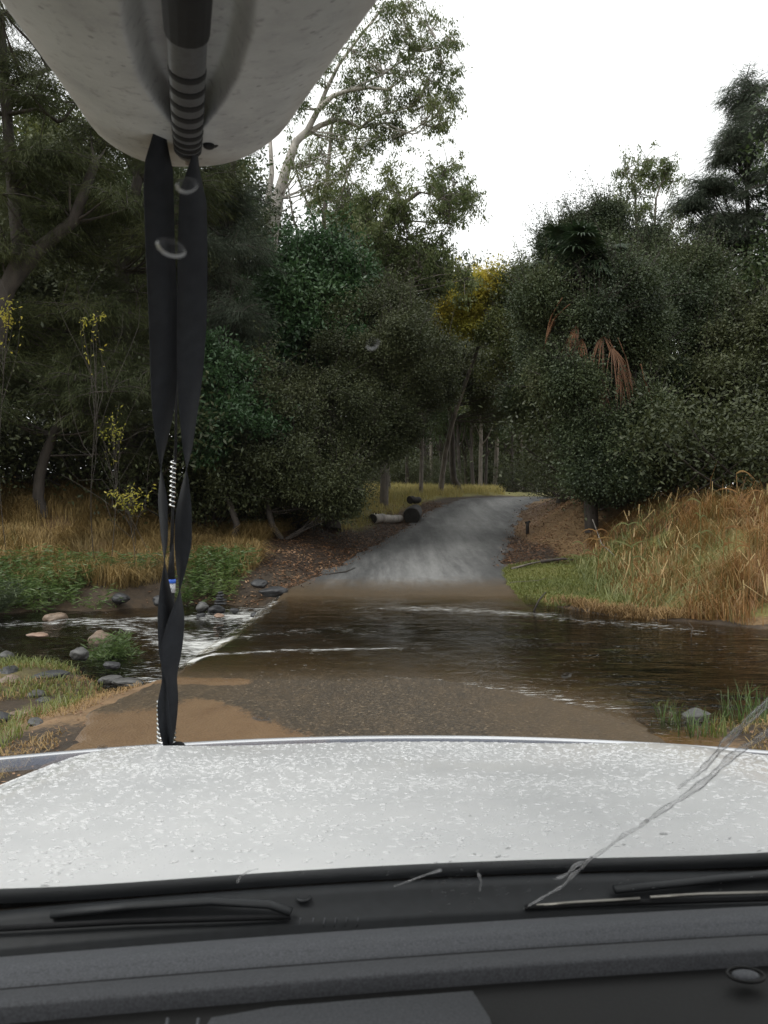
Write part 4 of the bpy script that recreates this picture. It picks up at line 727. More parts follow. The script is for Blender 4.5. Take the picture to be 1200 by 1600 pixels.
# ---------------------------------------------------------------- rocks, logs, sticks
def rock(c, r, mat, label, seed=0, grp='loose rocks in and beside the creek', nm='rock'):
    import bmesh
    bm = bmesh.new(); bmesh.ops.create_icosphere(bm, subdivisions=4, radius=1)
    for v in bm.verts:
        n_ = mnoise.noise(v.co*.9+Vector((seed*3.1, 0, 0)))*.35+mnoise.noise(v.co*2.6+Vector((0, seed*1.7, 0)))*.10+mnoise.noise(v.co*7+Vector((0, seed, 4)))*.03; v.co *= 1+n_
        v.co = Vector((v.co.x*r[0], v.co.y*r[1], v.co.z*r[2]))
    me = bpy.data.meshes.new(nm); bm.to_mesh(me); bm.free(); me.polygons.foreach_set('use_smooth', np.ones(len(me.polygons), bool)); me.materials.append(mat)
    o = bpy.data.objects.new(nm, me); C.objects.link(o); o.location = c; o.rotation_euler = (0, 0, seed*1.3); return tag(o, label, 'rock', grp)
RK = [(470/3, 760+655/2.727, 13.2, (.19, .16, .15), 'rockred', 'brown boulder sitting in the stream beside the leafy clump'),
 (60, 992, 13.2, (.2, .12, .04), 'rockpink', 'flat salmon pink rock just under the stream surface at left'), (88, 966, 15.6, (.22, .15, .1), 'rockred', 'brown rock at the foot of the far bank left of the boulder'),
 (316, 949, 16.6, (.14, .12, .11), 'rock', 'rounded grey rock left of the stacked stones'), (338, 953, 16.5, (.15, .13, .09), 'rockdark', 'dark rock carrying the stacked stones'), (343, 962, 15.6, (.11, .09, .04), 'rockpink', 'small pink rock in front of the stacked stones'),
 (366, 954, 16.2, (.09, .09, .06), 'rockdark', 'dark rock right of the stacked stones'), (314, 962, 15.9, (.1, .08, .05), 'rockdark', 'low wet rock below the rounded grey rock'), (400, 962, 15.0, (.1, .08, .06), 'rockdark', 'dark rock where the spill meets the slab corner'),
 (425, 925, 16.8, (.28, .22, .1), 'rockdark', 'broad dark rock at the far corner of the slab'), (405, 912, 17.8, (.2, .18, .1), 'rockdark', 'dark rock at the foot of the bank near the slab corner'), (190, 935, 17, (.2, .16, .1), 'rockdark', 'dark rock among the weeds left of the straps'), (255, 938, 17, (.25, .18, .12), 'rockdark', 'dark undercut rock behind the straps'),
 (125, 1022, 11.4, (.13, .11, .09), 'rock', 'grey rock at the back edge of the gravel bar'), (78, 1055, 10.0, (.22, .12, .05), 'rockdark', 'dark flat rock in the middle of the gravel bar grass'), (12, 1062, 10.1, (.2, .12, .05), 'rockdark', 'dark flat rock near the left edge of the gravel bar'), (15, 1077, 9.6, (.13, .1, .07), 'rockred', 'reddish rock at the left edge of the gravel bar'),
 (55, 1103, 9.0, (.11, .08, .05), 'rock', 'blue grey flat rock on the orange sand'), (68, 1110, 8.8, (.09, .07, .035), 'rockdark', 'small dark rock just below the blue grey one'), (32, 1131, 8.1, (.13, .08, .03), 'rockred', 'flat brown rock left of the sand'), (55, 1168, 7.1, (.11, .06, .035), 'rock', 'grey flat rock nearest the bonnet at left'), (0, 1143, 7.8, (.09, .08, .07), 'rockdark', 'dark rock cut by the left edge of the photo'), (10, 1026, 11.8, (.16, .1, .08), 'rock', 'pale grey rock at the back left of the gravel bar'),
 (200, 1066, 9.7, (.18, .12, .04), 'rock', 'flat wet rock in shallow water beside the slab'), (172, 1062, 10, (.13, .1, .05), 'rock', 'blue grey rock at the end of the gravel bar'), (175, 1040, 10.9, (.12, .1, .05), 'rockdark', 'dark rock below the leafy clump'),
 (1088, 1122, 7.35, (.155, .12, .085), 'rock', 'large rounded grey boulder on the near right bank'), (1047, 1122, 7.4, (.07, .07, .05), 'rockred', 'small reddish rock left of the grey boulder'), (1012, 1090, 8.1, (.12, .06, .02), 'rockred', 'flat brown stone just under the pool surface'), (1100, 1108, 7.9, (.12, .07, .025), 'rockred', 'submerged brown stone behind the grey boulder'), (972, 1132, 7.0, (.03, .02, .012), 'rockdark', 'dark pebble on the sandy corner of the slab')]
for i, (px, py, Yd, r_, m_, lb) in enumerate(RK):
    x = (px-600)/F*Yd; z = max(CH-(py-HY)/F*Yd, float(terr(x, Yd))+r_[2]*.3, (-.38 if x < -2.4 and Yd > 9.5 else -9)); rock((x, Yd, z), r_, M[m_], lb, i+1)
b0 = at(345, 945, 16.4); zz = b0[2]
for i, (rx, h) in enumerate([(.13, .035), (.11, .03), (.09, .03), (.075, .028), (.055, .03)]):
    rock((b0[0]+.012*math.sin(i*2.3), b0[1]-.05, zz+h), (rx, rx*.8, h), M['rockdark'], ['flat bottom stone', 'second stone', 'middle stone', 'fourth stone', 'small top stone'][i]+' of the balanced stone stack by the stream', 50+i, 'stones of the balanced stack', 'stacked_stone'); zz += h*1.75
def log(p0, p1, r0, r1, mat, label, nm='log', cat='log', stubs=0):
    root = thing(nm, tuple(p0), label, cat); mb = MB(); tt = np.linspace(0, 1, 14)[:, None]; P = np.array(p0)*(1-tt)+np.array(p1)*tt; P += .04*np.sin(tt*7)*np.array([0, 1, .5]); rr = np.linspace(r0, r1, 14)*(1+.06*np.sin(np.arange(14)*1.9)); mb.tube(P, rr, 14)
    for i in range(stubs): q = P[rng.integers(3, 12)]; limb(mb, q, q+rng.normal(size=3)*r0*2.+[0, 0, r0], r0*.35, r0*.15, .1, 6, 4)
    mb.build('bark', mat, root, smooth=True)
    e = MB(); d = unit(P[0]-P[1]); s = unit(np.cross(d, [0, 0, 1])); u = np.cross(s, d); t_ = np.linspace(0, 6.283, 15)[:-1]; c = P[0]+d*.004; V = [c+d*.003]+[c+r0*.97*(math.cos(a)*s+math.sin(a)*u) for a in t_]
    e.add(V, np.array([[0, i+1, (i+1) % 14+1] for i in range(14)])); e.build('cut_end', M['char'], root)
def gz(px, py, Yd, dz=0): x = (px-600)/F*Yd; return np.array([x, Yd, float(terr(x, Yd))+dz])
log(gz(582, 800, 31, .14), gz(625, 795, 33.5, .14), .19, .15, M['log'], 'long pale grey log lying on the grass left of the road')
log(gz(643, 785, 33.5, .3), gz(649, 778, 35.3, .32), .34, .3, M['char'], 'short thick blackened log beside the road, seen end on', stubs=0)
log(gz(640, 772, 35.4, .75), gz(655, 772, 35.6, .78), .17, .13, M['char'], 'smaller charred log lying across the thick blackened one', stubs=0)
def stick(pts, r_, label, mat='barkdark'):
    root = MB(); root.tube(pts, np.linspace(r_, r_*.4, len(pts)), 6); o = root.build('stick', M[mat], smooth=True); recentre(o); tag(o, label, 'stick', 'sticks and dead branches')
stick([at(833, 950, 14.2)-[0, 0, .08], at(842, 938, 14.2), at(853, 925, 14.2)], .022, 'dark stick poking up out of the water edge right of the ford')
stick([gz(800, 880, 20.6, .05), gz(830, 878, 20.9, .08), gz(870, 872, 21.3, .06)], .03, 'long brown fallen branch along the back of the grass patch', 'barkgrey')
stick([gz(845, 875, 21, .1), gz(880, 872, 21, .15), gz(895, 876, 21, .1)], .05, 'dark fallen branch at the foot of the shaded bank')
stick([at(745+52, 910, 16.2), at(840, 907, 16.4)-[0, 0, .0], at(855, 903, 16.6)], .006, 'thin twig on the grass patch', 'barkgrey')
stick([at(926, 812, 19), at(940, 850, 17.5), at(960, 868, 16.5)], .014, 'pale dead branch leaning out of the reeds', 'barkgrey')
stick([gz(500, 880, 19.5, .04), gz(540, 876, 20, .06), gz(555, 868, 20.8, .05)], .02, 'dead stick on the litter beside the left verge')
stick([at(1078, 1000, 11.4)-[0, 0, .1], at(1082, 980, 11.4), at(1076, 982, 11.4)+[0, 0, .08]], .006, 'thin dead reed standing in the pool', 'barkgrey')
# stake
o = MB(); q = gz(824, 820, 29); o.tube([q-[0, 0, .1], q+[.0, 0, .25], q+[.02, 0, .42]], .055, 8); o.tube([q+[-.08, 0, .40], q+[.1, 0, .44]], .04, 6); tag(recentre(o.build('stump', M['char'], smooth=True)), 'short dark stump on the right verge of the road', 'stump')

# ================================================================ CAR
def Yr(x): return 1.09+.115*x-.10*x*x        # rear edge of bonnet
def Yf(x): return 2.19+.03*x-.17*x*x         # front edge
def bz(x, v):                                # v 0 rear .. 1 front
    x = np.asarray(x, float); v = np.asarray(v, float); e = np.maximum(np.maximum(-x-.67, x-.93), 0)
    z = 1.41-.115*v-.035*v**2-.055*sstep(.93, 1.06, v)
    z = z+.016*np.exp(-((x+.62)/.17)**2)+.016*np.exp(-((x-.72)/.2)**2)-.9*e**2*1.1
    return z+.008*(1-x*x)
car = thing('four_wheel_drive', (.1, .6, 0), 'white four wheel drive seen from its passenger seat, wet bonnet ahead', 'car')
car.location = (.1, .6, .3)
xv = np.linspace(-.93, 1.05, 120); vv = np.concatenate([np.linspace(0, .9, 60), np.linspace(.905, 1.06, 24)])
XV, VV = np.meshgrid(xv, vv); YV = Yr(XV)+(Yf(XV)-Yr(XV))*VV; ZV = bz(XV, VV)
mb = MB(); mb.grid(np.stack([XV, YV, ZV], -1))
mb.grid(np.stack([np.stack([xv, Yr(xv), bz(xv, 0)], -1), np.stack([xv, Yr(xv)+.004, bz(xv, 0)-.02], -1), np.stack([xv, Yr(xv)+.03, bz(xv, 0)-.022], -1)], 0)[::-1])
bonnet = mb.build('bonnet', M['paint'], car, smooth=True)
# front body: nose and fenders
mb = MB(); pr_ = []
for dz, dy in [(-.0, .0), (-.12, .05), (-.35, .08), (-.7, .05)]:
    pr_.append(np.stack([xv*1.0, Yf(xv)*1.0+.06*(Yf(xv)-Yr(xv))+dy+.005, bz(xv, 1.06)-.012+dz], -1))
mb.grid(np.array(pr_)[::-1]); mb.build('grille', M['cowl'], car, smooth=True)
for sgn, xe in ((-1, -.93), (1, 1.05)):
    mb = MB(); v_ = np.linspace(-.9, 1.06, 40); ye = Yr(xe)+(Yf(xe)-Yr(xe))*v_; ze = bz(xe, np.maximum(v_, 0))
    rows = [np.stack([np.full(40, xe+sgn*a), ye, ze-b], -1) for a, b in [(.006, .006), (.03, .01), (.055, .04), (.065, .12), (.07, .6)]]
    P = np.array(rows); mb.grid(P if sgn < 0 else P[:, ::-1]); mb.build('fender', M['paint'], car, smooth=True)
# bonnet protector
mb = MB(); xp = np.linspace(-.98, 1.08, 90); rows = []
for dv, dz in [(-.004, -.012), (.012, .002), (.03, .010), (.045, .014), (.052, .012), (.046, .007), (.03, .001), (.012, -.006)]:
    rows.append(np.stack([xp, Yf(xp)+.02+dv, 1.243+0*xp+dz-.012*np.abs(xp)**2*0-.0*xp], -1))
mb.grid(np.array(rows)[::-1]); mb.build('bonnet_protector', M['prot'], car, smooth=True)
# raindrops on the bonnet
def drops(n, mat, parent, x0, x1, v0, v1, rmin, rmax, name):
    x = rng.uniform(x0, x1, n); v = rng.uniform(v0, v1, n)**.9; keep = rng.uniform(0, 1, n) < np.clip(.55+.45*wob(x*1.0, v*3, 1.1, 3)+.25*v, .12, 1); x = x[keep]; v = v[keep]; n = len(x)
    r_ = rmin+(rmax-rmin)*rng.uniform(0, 1, n)**3.4; y = Yr(x)+(Yf(x)-Yr(x))*v; z = bz(x, v)
    gx = (bz(x+.005, v)-bz(x-.005, v))/.01; gyv = (bz(x, v+.005)-bz(x, v-.005))/.01/(Yf(x)-Yr(x))
    rings = [(0, 1), (.45, .86), (.8, .48), (1, 0)]; m = 9; a = np.linspace(0, 2*np.pi, m, endpoint=False); T = [(0, 0, 1.)]
    for rr, hh in rings[1:]:
        for q in a: T.append((rr*math.cos(q), rr*math.sin(q), hh))
    T = np.array(T); k = len(T); jit = 1+.16*rng.normal(size=(n, k, 1)); jit[:, 0] = 1
    asp = rng.uniform(.8, 1.3, n); an = rng.uniform(0, 3.14, n)
    tx = T[None, :, 0]*jit[..., 0]*asp[:, None]; ty = T[None, :, 1]*jit[..., 0]/asp[:, None]
    ux = (tx*np.cos(an)[:, None]-ty*np.sin(an)[:, None])*r_[:, None]; uy = (tx*np.sin(an)[:, None]+ty*np.cos(an)[:, None])*r_[:, None]
    V = np.stack([x[:, None]+ux, y[:, None]+uy, z[:, None]+gx[:, None]*ux+gyv[:, None]*uy+T[None, :, 2]*r_[:, None]*.16+.0002], -1).reshape(-1, 3)
    tri = np.array([[0, 1+i, 1+(i+1) % m] for i in range(m)]); qd = np.array([[1+j*m+i, 1+(j+1)*m+i, 1+(j+1)*m+(i+1) % m, 1+j*m+(i+1) % m] for j in range(2) for i in range(m)])
    b = (np.arange(n)*k)[:, None, None]; mb = MB(); mb.add(V, [(tri[None]+b).reshape(-1, 3), (qd[None]+b).reshape(-1, 4)])
    o = mb.build(name, mat, parent, smooth=True); o['kind'] = 'stuff'; return o
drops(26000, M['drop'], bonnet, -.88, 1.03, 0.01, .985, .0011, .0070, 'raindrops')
# cowl
def strip(rows, mat, name, parent, thick=None, smooth=True):
    """rows: list of (function x->Y, function x->z)"""
    mb = MB(); x = np.linspace(-1.0, 1.15, 80); mb.grid(np.array([np.stack([x, fy(x)+0*x, fz(x)+0*x], -1) for fy, fz in rows])); return mb.build(name, mat, parent, smooth=smooth)
cow = strip([(lambda x: Yr(x)+.03, lambda x: 1.385), (lambda x: Yr(x)-.003, lambda x: 1.398), (lambda x: Yr(x)-.012, lambda x: 1.401), (lambda x: Yr(x)-.026, lambda x: 1.396), (lambda x: Yr(x)-.029, lambda x: 1.388), (lambda x: Yr(x)-.056, lambda x: 1.380), (lambda x: Yr(x)-.060, lambda x: 1.376), (lambda x: Yr(x)-.063, lambda x: 1.34), (lambda x: Yr(x)-.12, lambda x: 1.26), (lambda x: Yr(x)-.25, lambda x: 1.25)][::-1], M['cowl'], 'cowl_panel', car)
def onc(px, py, dz=0.):                     # a point on the cowl seen at px,py
    for Yd in np.linspace(.8, 1.2, 400):
        p = at(px, py, Yd); zc = np.interp(Yd-Yr(p[0]), [-.25, -.12, -.063, -.060, -.056, -.029, -.026, -.012, 0], [1.25, 1.26, 1.34, 1.376, 1.38, 1.388, 1.396, 1.401, 1.398])+dz
        if p[2] <= zc: return p
    return at(px, py, 1.0)
for px in (470, 490, 508, 525, 542, 560):    # moulded slots
    a = onc(px, 1434, .002); b = onc(px-3, 1448, .002); mb = MB(); mb.tube([a, b], .0012, 5); mb.build('cowl_rib', M['dash'], cow)
mb = MB(); q = onc(474, 1407, .001); t_ = np.linspace(0, 6.28, 16); P = np.stack([q[0]+.008*np.cos(t_), q[1]+.008*np.sin(t_), q[2]+.003+0*t_], -1); mb.tube(P, .002, 6, cap=False); mb.add(np.concatenate([[q+[0, 0, .002]], P[:-1]-[0, 0, .001]]), np.array([[0, i+1, (i+1) % 15+1] for i in range(15)])); mb.build('cowl_clip', M['cowl'], cow)
def wiper(pts, pts2, name):
    w_ = thing('w', (0, 0, 0), None, None); C.objects.unlink(w_); bpy.data.objects.remove(w_)
    mb = MB(); mb.tube(np.array(pts), .0075, 8, flat=.6); o = mb.build('wiper', M['cowl'], car, smooth=True)
    mb = MB(); mb.tube(np.array(pts2), .0035, 6); mb.build('wiper_blade', M['rubber'], o, smooth=True); return o
wiper([onc(80, 1428, .012), onc(200, 1416, .016), onc(330, 1408, .018), onc(420, 1413, .016), onc(455, 1425, .012)], [onc(-20, 1452, .01), onc(200, 1440, .01), onc(400, 1434, .01), onc(455, 1432, .01)], 'a')
wr = wiper([onc(960, 1390, .012), onc(1040, 1382, .014), onc(1130, 1372, .014), onc(1240, 1362, .012)], [onc(820, 1418, .012), onc(1000, 1410, .012), onc(1250, 1402, .012)], 'b')
mb = MB(); mb.tube([onc(838, 1415, .02), onc(900, 1410, .02), onc(1000, 1404, .02)], .0022, 6); mb.tube([onc(1016, 1402, .02), onc(1100, 1397, .02), onc(1240, 1393, .02)], .0022, 6); mb.build('wiper_spring_strip', M['dull'], wr)
# dashboard
def Yd_(x): return .884+.13*x-.04*x*x
D = [(0, 1.30), (0, 1.438), (-.006, 1.4455), (-.03, 1.4520), (-.055, 1.4555), (-.058, 1.4535), (-.076, 1.4555), (-.080, 1.4500)]
dash = strip([(lambda x, a=a: Yd_(x)+a, lambda x, b=b: b) for a, b in D][::-1], M['dash'], 'dashboard', car, smooth=False)
strip([(lambda x, a=a: Yd_(x)+a, lambda x, b=b: b) for a, b in [(-.0835, 1.440), (-.084, 1.4555), (-.088, 1.4580), (-.128, 1.4680), (-.132, 1.466), (-.133, 1.440)]][::-1], M['dash2'], 'dash_trim', dash, smooth=False)
strip([(lambda x, a=a: Yd_(x)+a, lambda x, b=b: b) for a, b in [(-.08, 1.438), (-.125, 1.4525), (-.14, 1.4535), (-.32, 1.465), (-.45, 1.40), (-.5, 1.2)]][::-1], M['dashblack'], 'dash_top_pad', dash, smooth=False)
mb = MB(); xq = np.linspace(-1., 1.15, 60); mb.tube(np.stack([xq, Yd_(xq)-.0818, 0*xq+1.4535], -1), .0022, 6); mb.build('dash_seam', M['rubber'], dash)
def ond(px, py, z): Yd = (CH-z)*F/(py-HY); return at(px, py, Yd)
# central facet (lighter binnacle) and vent ribs
z0 = 1.474; V = [ond(738, 1548, z0), ond(560, 1562, z0), ond(430, 1573, z0), ond(330, 1590, z0), ond(300, 1640, z0), ond(780, 1640, z0), ond(765, 1590, z0)]; mb = MB(); n = len(V); V = V+[v-[0, 0, .03] for v in V]
mb.add(V, [np.array([list(range(n))[::-1]]), np.array([[i, (i+1) % n, n+(i+1) % n, n+i] for i in range(n)])]); fac = mb.build('binnacle', M['dash2'], dash)
for px in (262, 310, 358, 405): 
    mb = MB(); a = ond(px, 1592, 1.470); b = ond(px-4, 1618, 1.470); mb.tube([a, b], .0014, 6); mb.build('vent_rib', M['dash'], dash)
c = ond(1165, 1524, 1.466); mb = MB(); th = np.linspace(0, np.pi/2, 7); ph = np.linspace(0, 2*np.pi, 20, endpoint=False)
mb.grid(np.array([[c+[.0125*math.cos(a)*math.cos(b), .008*math.cos(a)*math.sin(b), .0035*math.sin(a)] for b in ph] for a in th]), True); mb.build('light_sensor', M['dash'], dash, smooth=True)
mb = MB(); P = np.array([c+[.0165*math.cos(b), .012*math.sin(b), .0005] for b in ph]+[c+[.0165, 0, .0005]]); mb.tube(P, .0015, 6, cap=False); mb.build('sensor_bezel', M['dashblack'], dash)
# windscreen
WB, WT = (.975, 1.372), (.24, 2.31)         # (Y,z) base and top on the centre line
def wsp(px, py, lift=0.):
    d = np.array([(px-600)/F, 1, -(py-HY)/F]); ny, nz = (WT[1]-WB[1]), -(WT[0]-WB[0]); L_ = math.hypot(ny, nz); ny /= L_; nz /= L_
    # plane passes WB with lateral slope like the dash
    t_ = ((WB[0]+.0)*ny+(WB[1]-CH)*nz)/(d[1]*ny+d[2]*nz-.115*d[0]*ny); p = d*t_+[0, 0, CH]; return p+np.array([-.115*ny, ny, nz])*lift
xw = np.linspace(-.85, .95, 30); vw = np.linspace(0, 1, 24); XW, VW = np.meshgrid(xw, vw)
YW = WB[0]+.115*XW+(WT[0]-WB[0])*VW; ZW = WB[1]+(WT[1]-WB[1])*VW
mb = MB(); mb.grid(np.stack([XW, YW, ZW], -1)); ws = mb.build('windscreen', M['glass'], car, smooth=True)
strip([(lambda x: WB[0]+.115*x+.02, lambda x: WB[1]-.028), (lambda x: WB[0]+.115*x+.002, lambda x: WB[1]-.002), (lambda x: WB[0]+.115*x-.02, lambda x: WB[1]-.006)][::-1], M['rubber'], 'windscreen_seal', ws)
def wdrop(px, py, r_, asp=1., ang=0.):
    c = wsp(px, py, .0003); ny, nz = (WT[1]-WB[1]), -(WT[0]-WB[0]); nn = unit(np.array([-.115*ny, ny, nz])); a = unit(np.cross(nn, [0, 0, 1.])); b = np.cross(nn, a); mb = MB(); G = []
    for t_ in np.linspace(np.pi/2, 0, 6):
        G.append([c+nn*r_*.1*math.sin(t_)+r_*math.cos(t_)*(1+.12*math.sin(q*2+px))*(asp*math.cos(q)*(a*math.cos(ang)+b*math.sin(ang))+math.sin(q)*(b*math.cos(ang)-a*math.sin(ang))) for q in np.linspace(0, 2*np.pi, 14, endpoint=False)])
    G.append([c]*14); mb.grid(np.array(G), True); o = mb.build('raindrop', M['wblur'], ws, smooth=True); return o
for px, py, r_, asp, ang in [(408, 1123, .0040, 2.0, .1), (160, 1168, .0034, 1.3, 0), (885, 1056, .0036, 1.3, 0), (267, 388, .0052, 1.5, .6), (582, 537, .0042, 1, 0), (292, 290, .0042, 1.3, 0), (470, 1365, .002, 2, .3), (1037, 1303, .0026, 2, .15), (300, 1330, .0016, 1.2, 0), (70, 1384, .002, 2, 0), (1140, 1310, .0018, 1, 0), (975, 1320, .0016, 1.6, .5), (735, 1275, .0014, 1, 0), (1186, 1330, .0018, 1.4, .2), (90, 1192, .003, 1, 0)]:
    wdrop(px, py, r_, asp, ang)
r3 = np.random.default_rng(5)
for i in range(46): wdrop(740+r3.normal()*46, 1378+r3.normal()*24, r3.uniform(.0007, .0022), r3.uniform(1, 2), r3.uniform(-1, 1))
for i in range(34): wdrop(r3.uniform(560, 1190), r3.uniform(1352, 1400), r3.uniform(.0006, .0014), r3.uniform(1, 2), r3.uniform(-1, 1))
def wstreak(pts, rr):
    P = np.array([wsp(a, b, .0005) for a, b in pts]); m = len(P); k = np.linspace(0, m-1, m*6); Q = np.stack([np.interp(k, np.arange(m), P[:, i]) for i in range(3)], -1); rad = np.interp(k, np.linspace(0, m-1, len(rr)), rr)*(1+.25*np.sin(k*4.1)+.15*np.sin(k*9.7))
    mb = MB(); mb.tube(Q, rad, 8); mb.build('water_streak', M['wdrop'], ws, smooth=True)
wstreak([(1215, 1135), (1180, 1158), (1140, 1185), (1110, 1215), (1070, 1245), (1030, 1270), (1010, 1285)], [.002, .003, .0026, .0016])
wstreak([(1215, 1085), (1165, 1130), (1135, 1160), (1110, 1190), (1090, 1210), (1060, 1232)], [.0022, .0034, .003, .002, .001])
wstreak([(1012, 1282), (1000, 1293), (975, 1305), (950, 1325), (920, 1345), (900, 1352), (885, 1368), (868, 1374)], [.0014, .0017, .0013, .0019, .0012])
wstreak([(925, 1340), (908, 1358), (895, 1368), (880, 1385), (862, 1395), (840, 1408), (826, 1416)], [.0012, .0018, .001, .0012])
wstreak([(690, 1360), (670, 1366), (645, 1375), (615, 1386)], [.0012, .0008, .0005])
wstreak([(371, 1379), (376, 1370), (388, 1362), (404, 1358)], [.0010, .0008, .0004])
wstreak([(748, 1367), (752, 1378), (750, 1392)], [.0016, .0012, .0008])
# roof, headliner, pillars: they shade the cabin
mb = MB(); xr = np.linspace(-.75, 1.0, 16); yr_ = np.linspace(.22, -1.6, 12); XR, YR = np.meshgrid(xr, yr_); ZR = 2.34-.06*((XR-.12)/.87)**2+.0*YR
mb.grid(np.stack([XR, YR+.115*XR, ZR+.03], -1)[::-1]); roof = mb.build('roof', M['paint'], car, smooth=True)
mb = MB(); mb.grid(np.stack([XR, YR+.115*XR, ZR-.01], -1)); mb.build('headliner', M['headliner'], roof, smooth=True)
for sgn, xb, xt in ((-1, -.93, -.78), (1, 1.05, 1.02)):
    mb = MB(); mb.tube([(xb, WB[0]+.115*xb, WB[1]-.03), ((xb+xt)/2, (WB[0]+WT[0])/2+.115*xt, (WB[1]+WT[1])/2), (xt, WT[0]+.115*xt, WT[1])], [.04, .035, .035], 8); mb.build('pillar', M['headliner'], car, smooth=True)
    mb = MB(); xx = xb; mb.box((xx, -.3, 1.1), (.06, 2.2, .75)); mb.build('door', M['dash2'], car)
    mb = MB(); mb.tube([(xb+.03, -1.3, 1.45), (xt, -1.35, 2.3)], .04, 8); mb.build('pillar', M['headliner'], car)
mb = MB(); mb.box((.08, -1.68, 1.62), (1.9, .05, 1.5)); mb.build('cabin_rear', M['headliner'], car)
mb = MB(); mb.box((.08, -.45, .86), (1.86, 2.4, .05)); mb.build('cabin_floor', M['dashblack'], car)
for xx in (-.45, .5):
    mb = MB(); mb.box((xx, -.75, 1.12), (.5, .55, .2)); mb.box((xx, -1.05, 1.55), (.48, .14, .66)); mb.box((xx, -1.07, 1.99), (.26, .1, .18)); mb.build('seat', M['dash2'], car)
for sx_ in (-.85, .95):                      # front wheels
    t_ = np.linspace(0, 2*np.pi, 33); mb = MB(); ctr = np.array([sx_, 1.75, float(terr(sx_, 1.75))+.38]); P = np.stack([0*t_+ctr[0], ctr[1]+.29*np.cos(t_), ctr[2]+.29*np.sin(t_)], -1); mb.tube(P, .1, 10, cap=False); wh = mb.build('wheel', M['rubber'], car, smooth=True)
    mb = MB(); mb.add(np.concatenate([[ctr-[.06*np.sign(sx_)*-1, 0, 0]], P[:-1]*[1, .7, .7]+np.array([0, ctr[1]*.3, ctr[2]*.3])]), np.array([[0, i+1, (i+1) % 32+1] for i in range(32)])); mb.build('rim', M['chrome'], wh)
# aerial on the front bar
AX = 2.36
def ap(px, py): return at(px, py, AX)
mb = MB(); mb.tube([(-.95, AX, 1.06), (-.5, AX, 1.08), (.1, AX+.04, 1.085), (.7, AX, 1.08), (1.08, AX-.05, 1.06)], .032, 10); bar = mb.build('bull_bar', M['cowl'], car, smooth=True)
for xx in (-.6, .72): m2 = MB(); m2.tube([(xx, AX-.02, .65), (xx, AX, 1.08)], .03, 8); m2.build('bar_upright', M['cowl'], bar)
mb = MB(); mb.tube([ap(277, 470), ap(276, 600), ap(274, 718)], [.0022, .0035, .0045], 8); aer = mb.build('aerial', M['rubber'], car, smooth=True)
mb = MB(); mb.tube([ap(274, 700), ap(270, 800), ap(268, 862)], [.004, .004, .006], 8); mb.tube([ap(269, 850), ap(268, 880), ap(267, 905)], [.005, .008, .012], 10); mb.tube([ap(267, 926), ap(267, 1000), ap(262, 1100)], [.011, .010, .014], 10); mb.build('mast_sleeve', M['rubber'], aer, smooth=True)
def coil(p0, p1, R_, turns, r_, mat, name, parent):
    n = int(turns*14); t_ = np.linspace(0, 1, n)[:, None]; a = t_*turns*2*np.pi; P = p0*(1-t_)+p1*t_+np.concatenate([R_*np.cos(a), R_*np.sin(a), 0*a], 1); mb = MB(); mb.tube(P, r_, 6); return mb.build(name, mat, parent, smooth=True)
coil(ap(271, 718), ap(269, 792), .007, 10, .0022, M['chrome'], 'loading_coil', aer)
mb = MB(); mb.tube([ap(267.3, 905), ap(267.3, 911)], .0135, 14); mb.build('blue_band', M['blue'], aer)
mb = MB(); mb.tube([ap(267.2, 911.3), ap(267, 926)], .0125, 14); mb.build('silver_ferrule', M['silver'], aer)
coil(ap(260, 1092), ap(260, 1180), .024, 13, .0042, M['chrome'], 'spring', aer)
mb = MB(); mb.tube([ap(260, 1175), at(260, 1215, AX), (ap(260, 1175)[0], AX, 1.09)], [.026, .03, .03], 12); mb.build('aerial_mount', M['rubber'], aer)

# ================================================================ KAYAK
KX = lambda y: -.2355*y
def khw(y): return np.interp(y, [-2, 0, .5, .9, 1.04, 1.24, 1.4, 1.5, 1.57, 1.62, 1.655, 1.675, 1.68], [.34, .31, .275, .242, .236, .211, .192, .182, .171, .156, .128, .080, .004])
def kz(y): return 2.32+.14*y+.10*sstep(1.52, 1.70, y)**2*0
def krec(x, y):
    rw = np.interp(y, [0, .9, 1.0, 1.15, 1.25, 1.35, 1.42], [.066, .068, .072, .064, .048, .024, .0001]); d = np.abs(x)/rw
    return .044*sstep(1.12, .74, d)*(y < 1.43)
root = thing('kayak', (KX(0), 0, 2.36), 'weathered pale grey kayak bow jutting forward over the windscreen', 'kayak')
yk = np.concatenate([np.linspace(-2, .6, 20), np.linspace(.63, 1.55, 150), 1.55+.13*np.sin(np.linspace(.02, 1, 24)*np.pi/2)]); sk = np.linspace(-1, 1, 141)
YK, SK = np.meshgrid(yk, sk, indexing='ij'); XK = SK*khw(YK); ZK = kz(YK)+.055*np.abs(SK)**2.6*(khw(YK)/.2)**.5+krec(XK, YK)-.004*np.exp(-((np.abs(XK)-.085)/.012)**2)*(YK < 1.3)*0
ZK = ZK+.02*sstep(1.6, 1.68, YK)
bot = np.stack([XK+KX(YK), YK, ZK], -1)
ups = []
for f in np.linspace(0, 1, 14)[1:]:
    th = f*np.pi/2; hw_ = khw(yk)*math.cos(th)**.55 if f < 1 else khw(yk)*0; ups.append((f, hw_))
edgeL = bot[:, 0]; edgeR = bot[:, -1]; rowsR = []; rowsL = []
hh = np.interp(yk, [-2, 1.2, 1.6, 1.68], [.3, .26, .16, .06])
for f, hw_ in ups:
    zup = edgeR[:, 2]+hh*math.sin(f*np.pi/2); rowsR.append(np.stack([KX(yk)+hw_, yk-.0*f, zup], -1)); rowsL.append(np.stack([KX(yk)-hw_, yk, zup], -1))
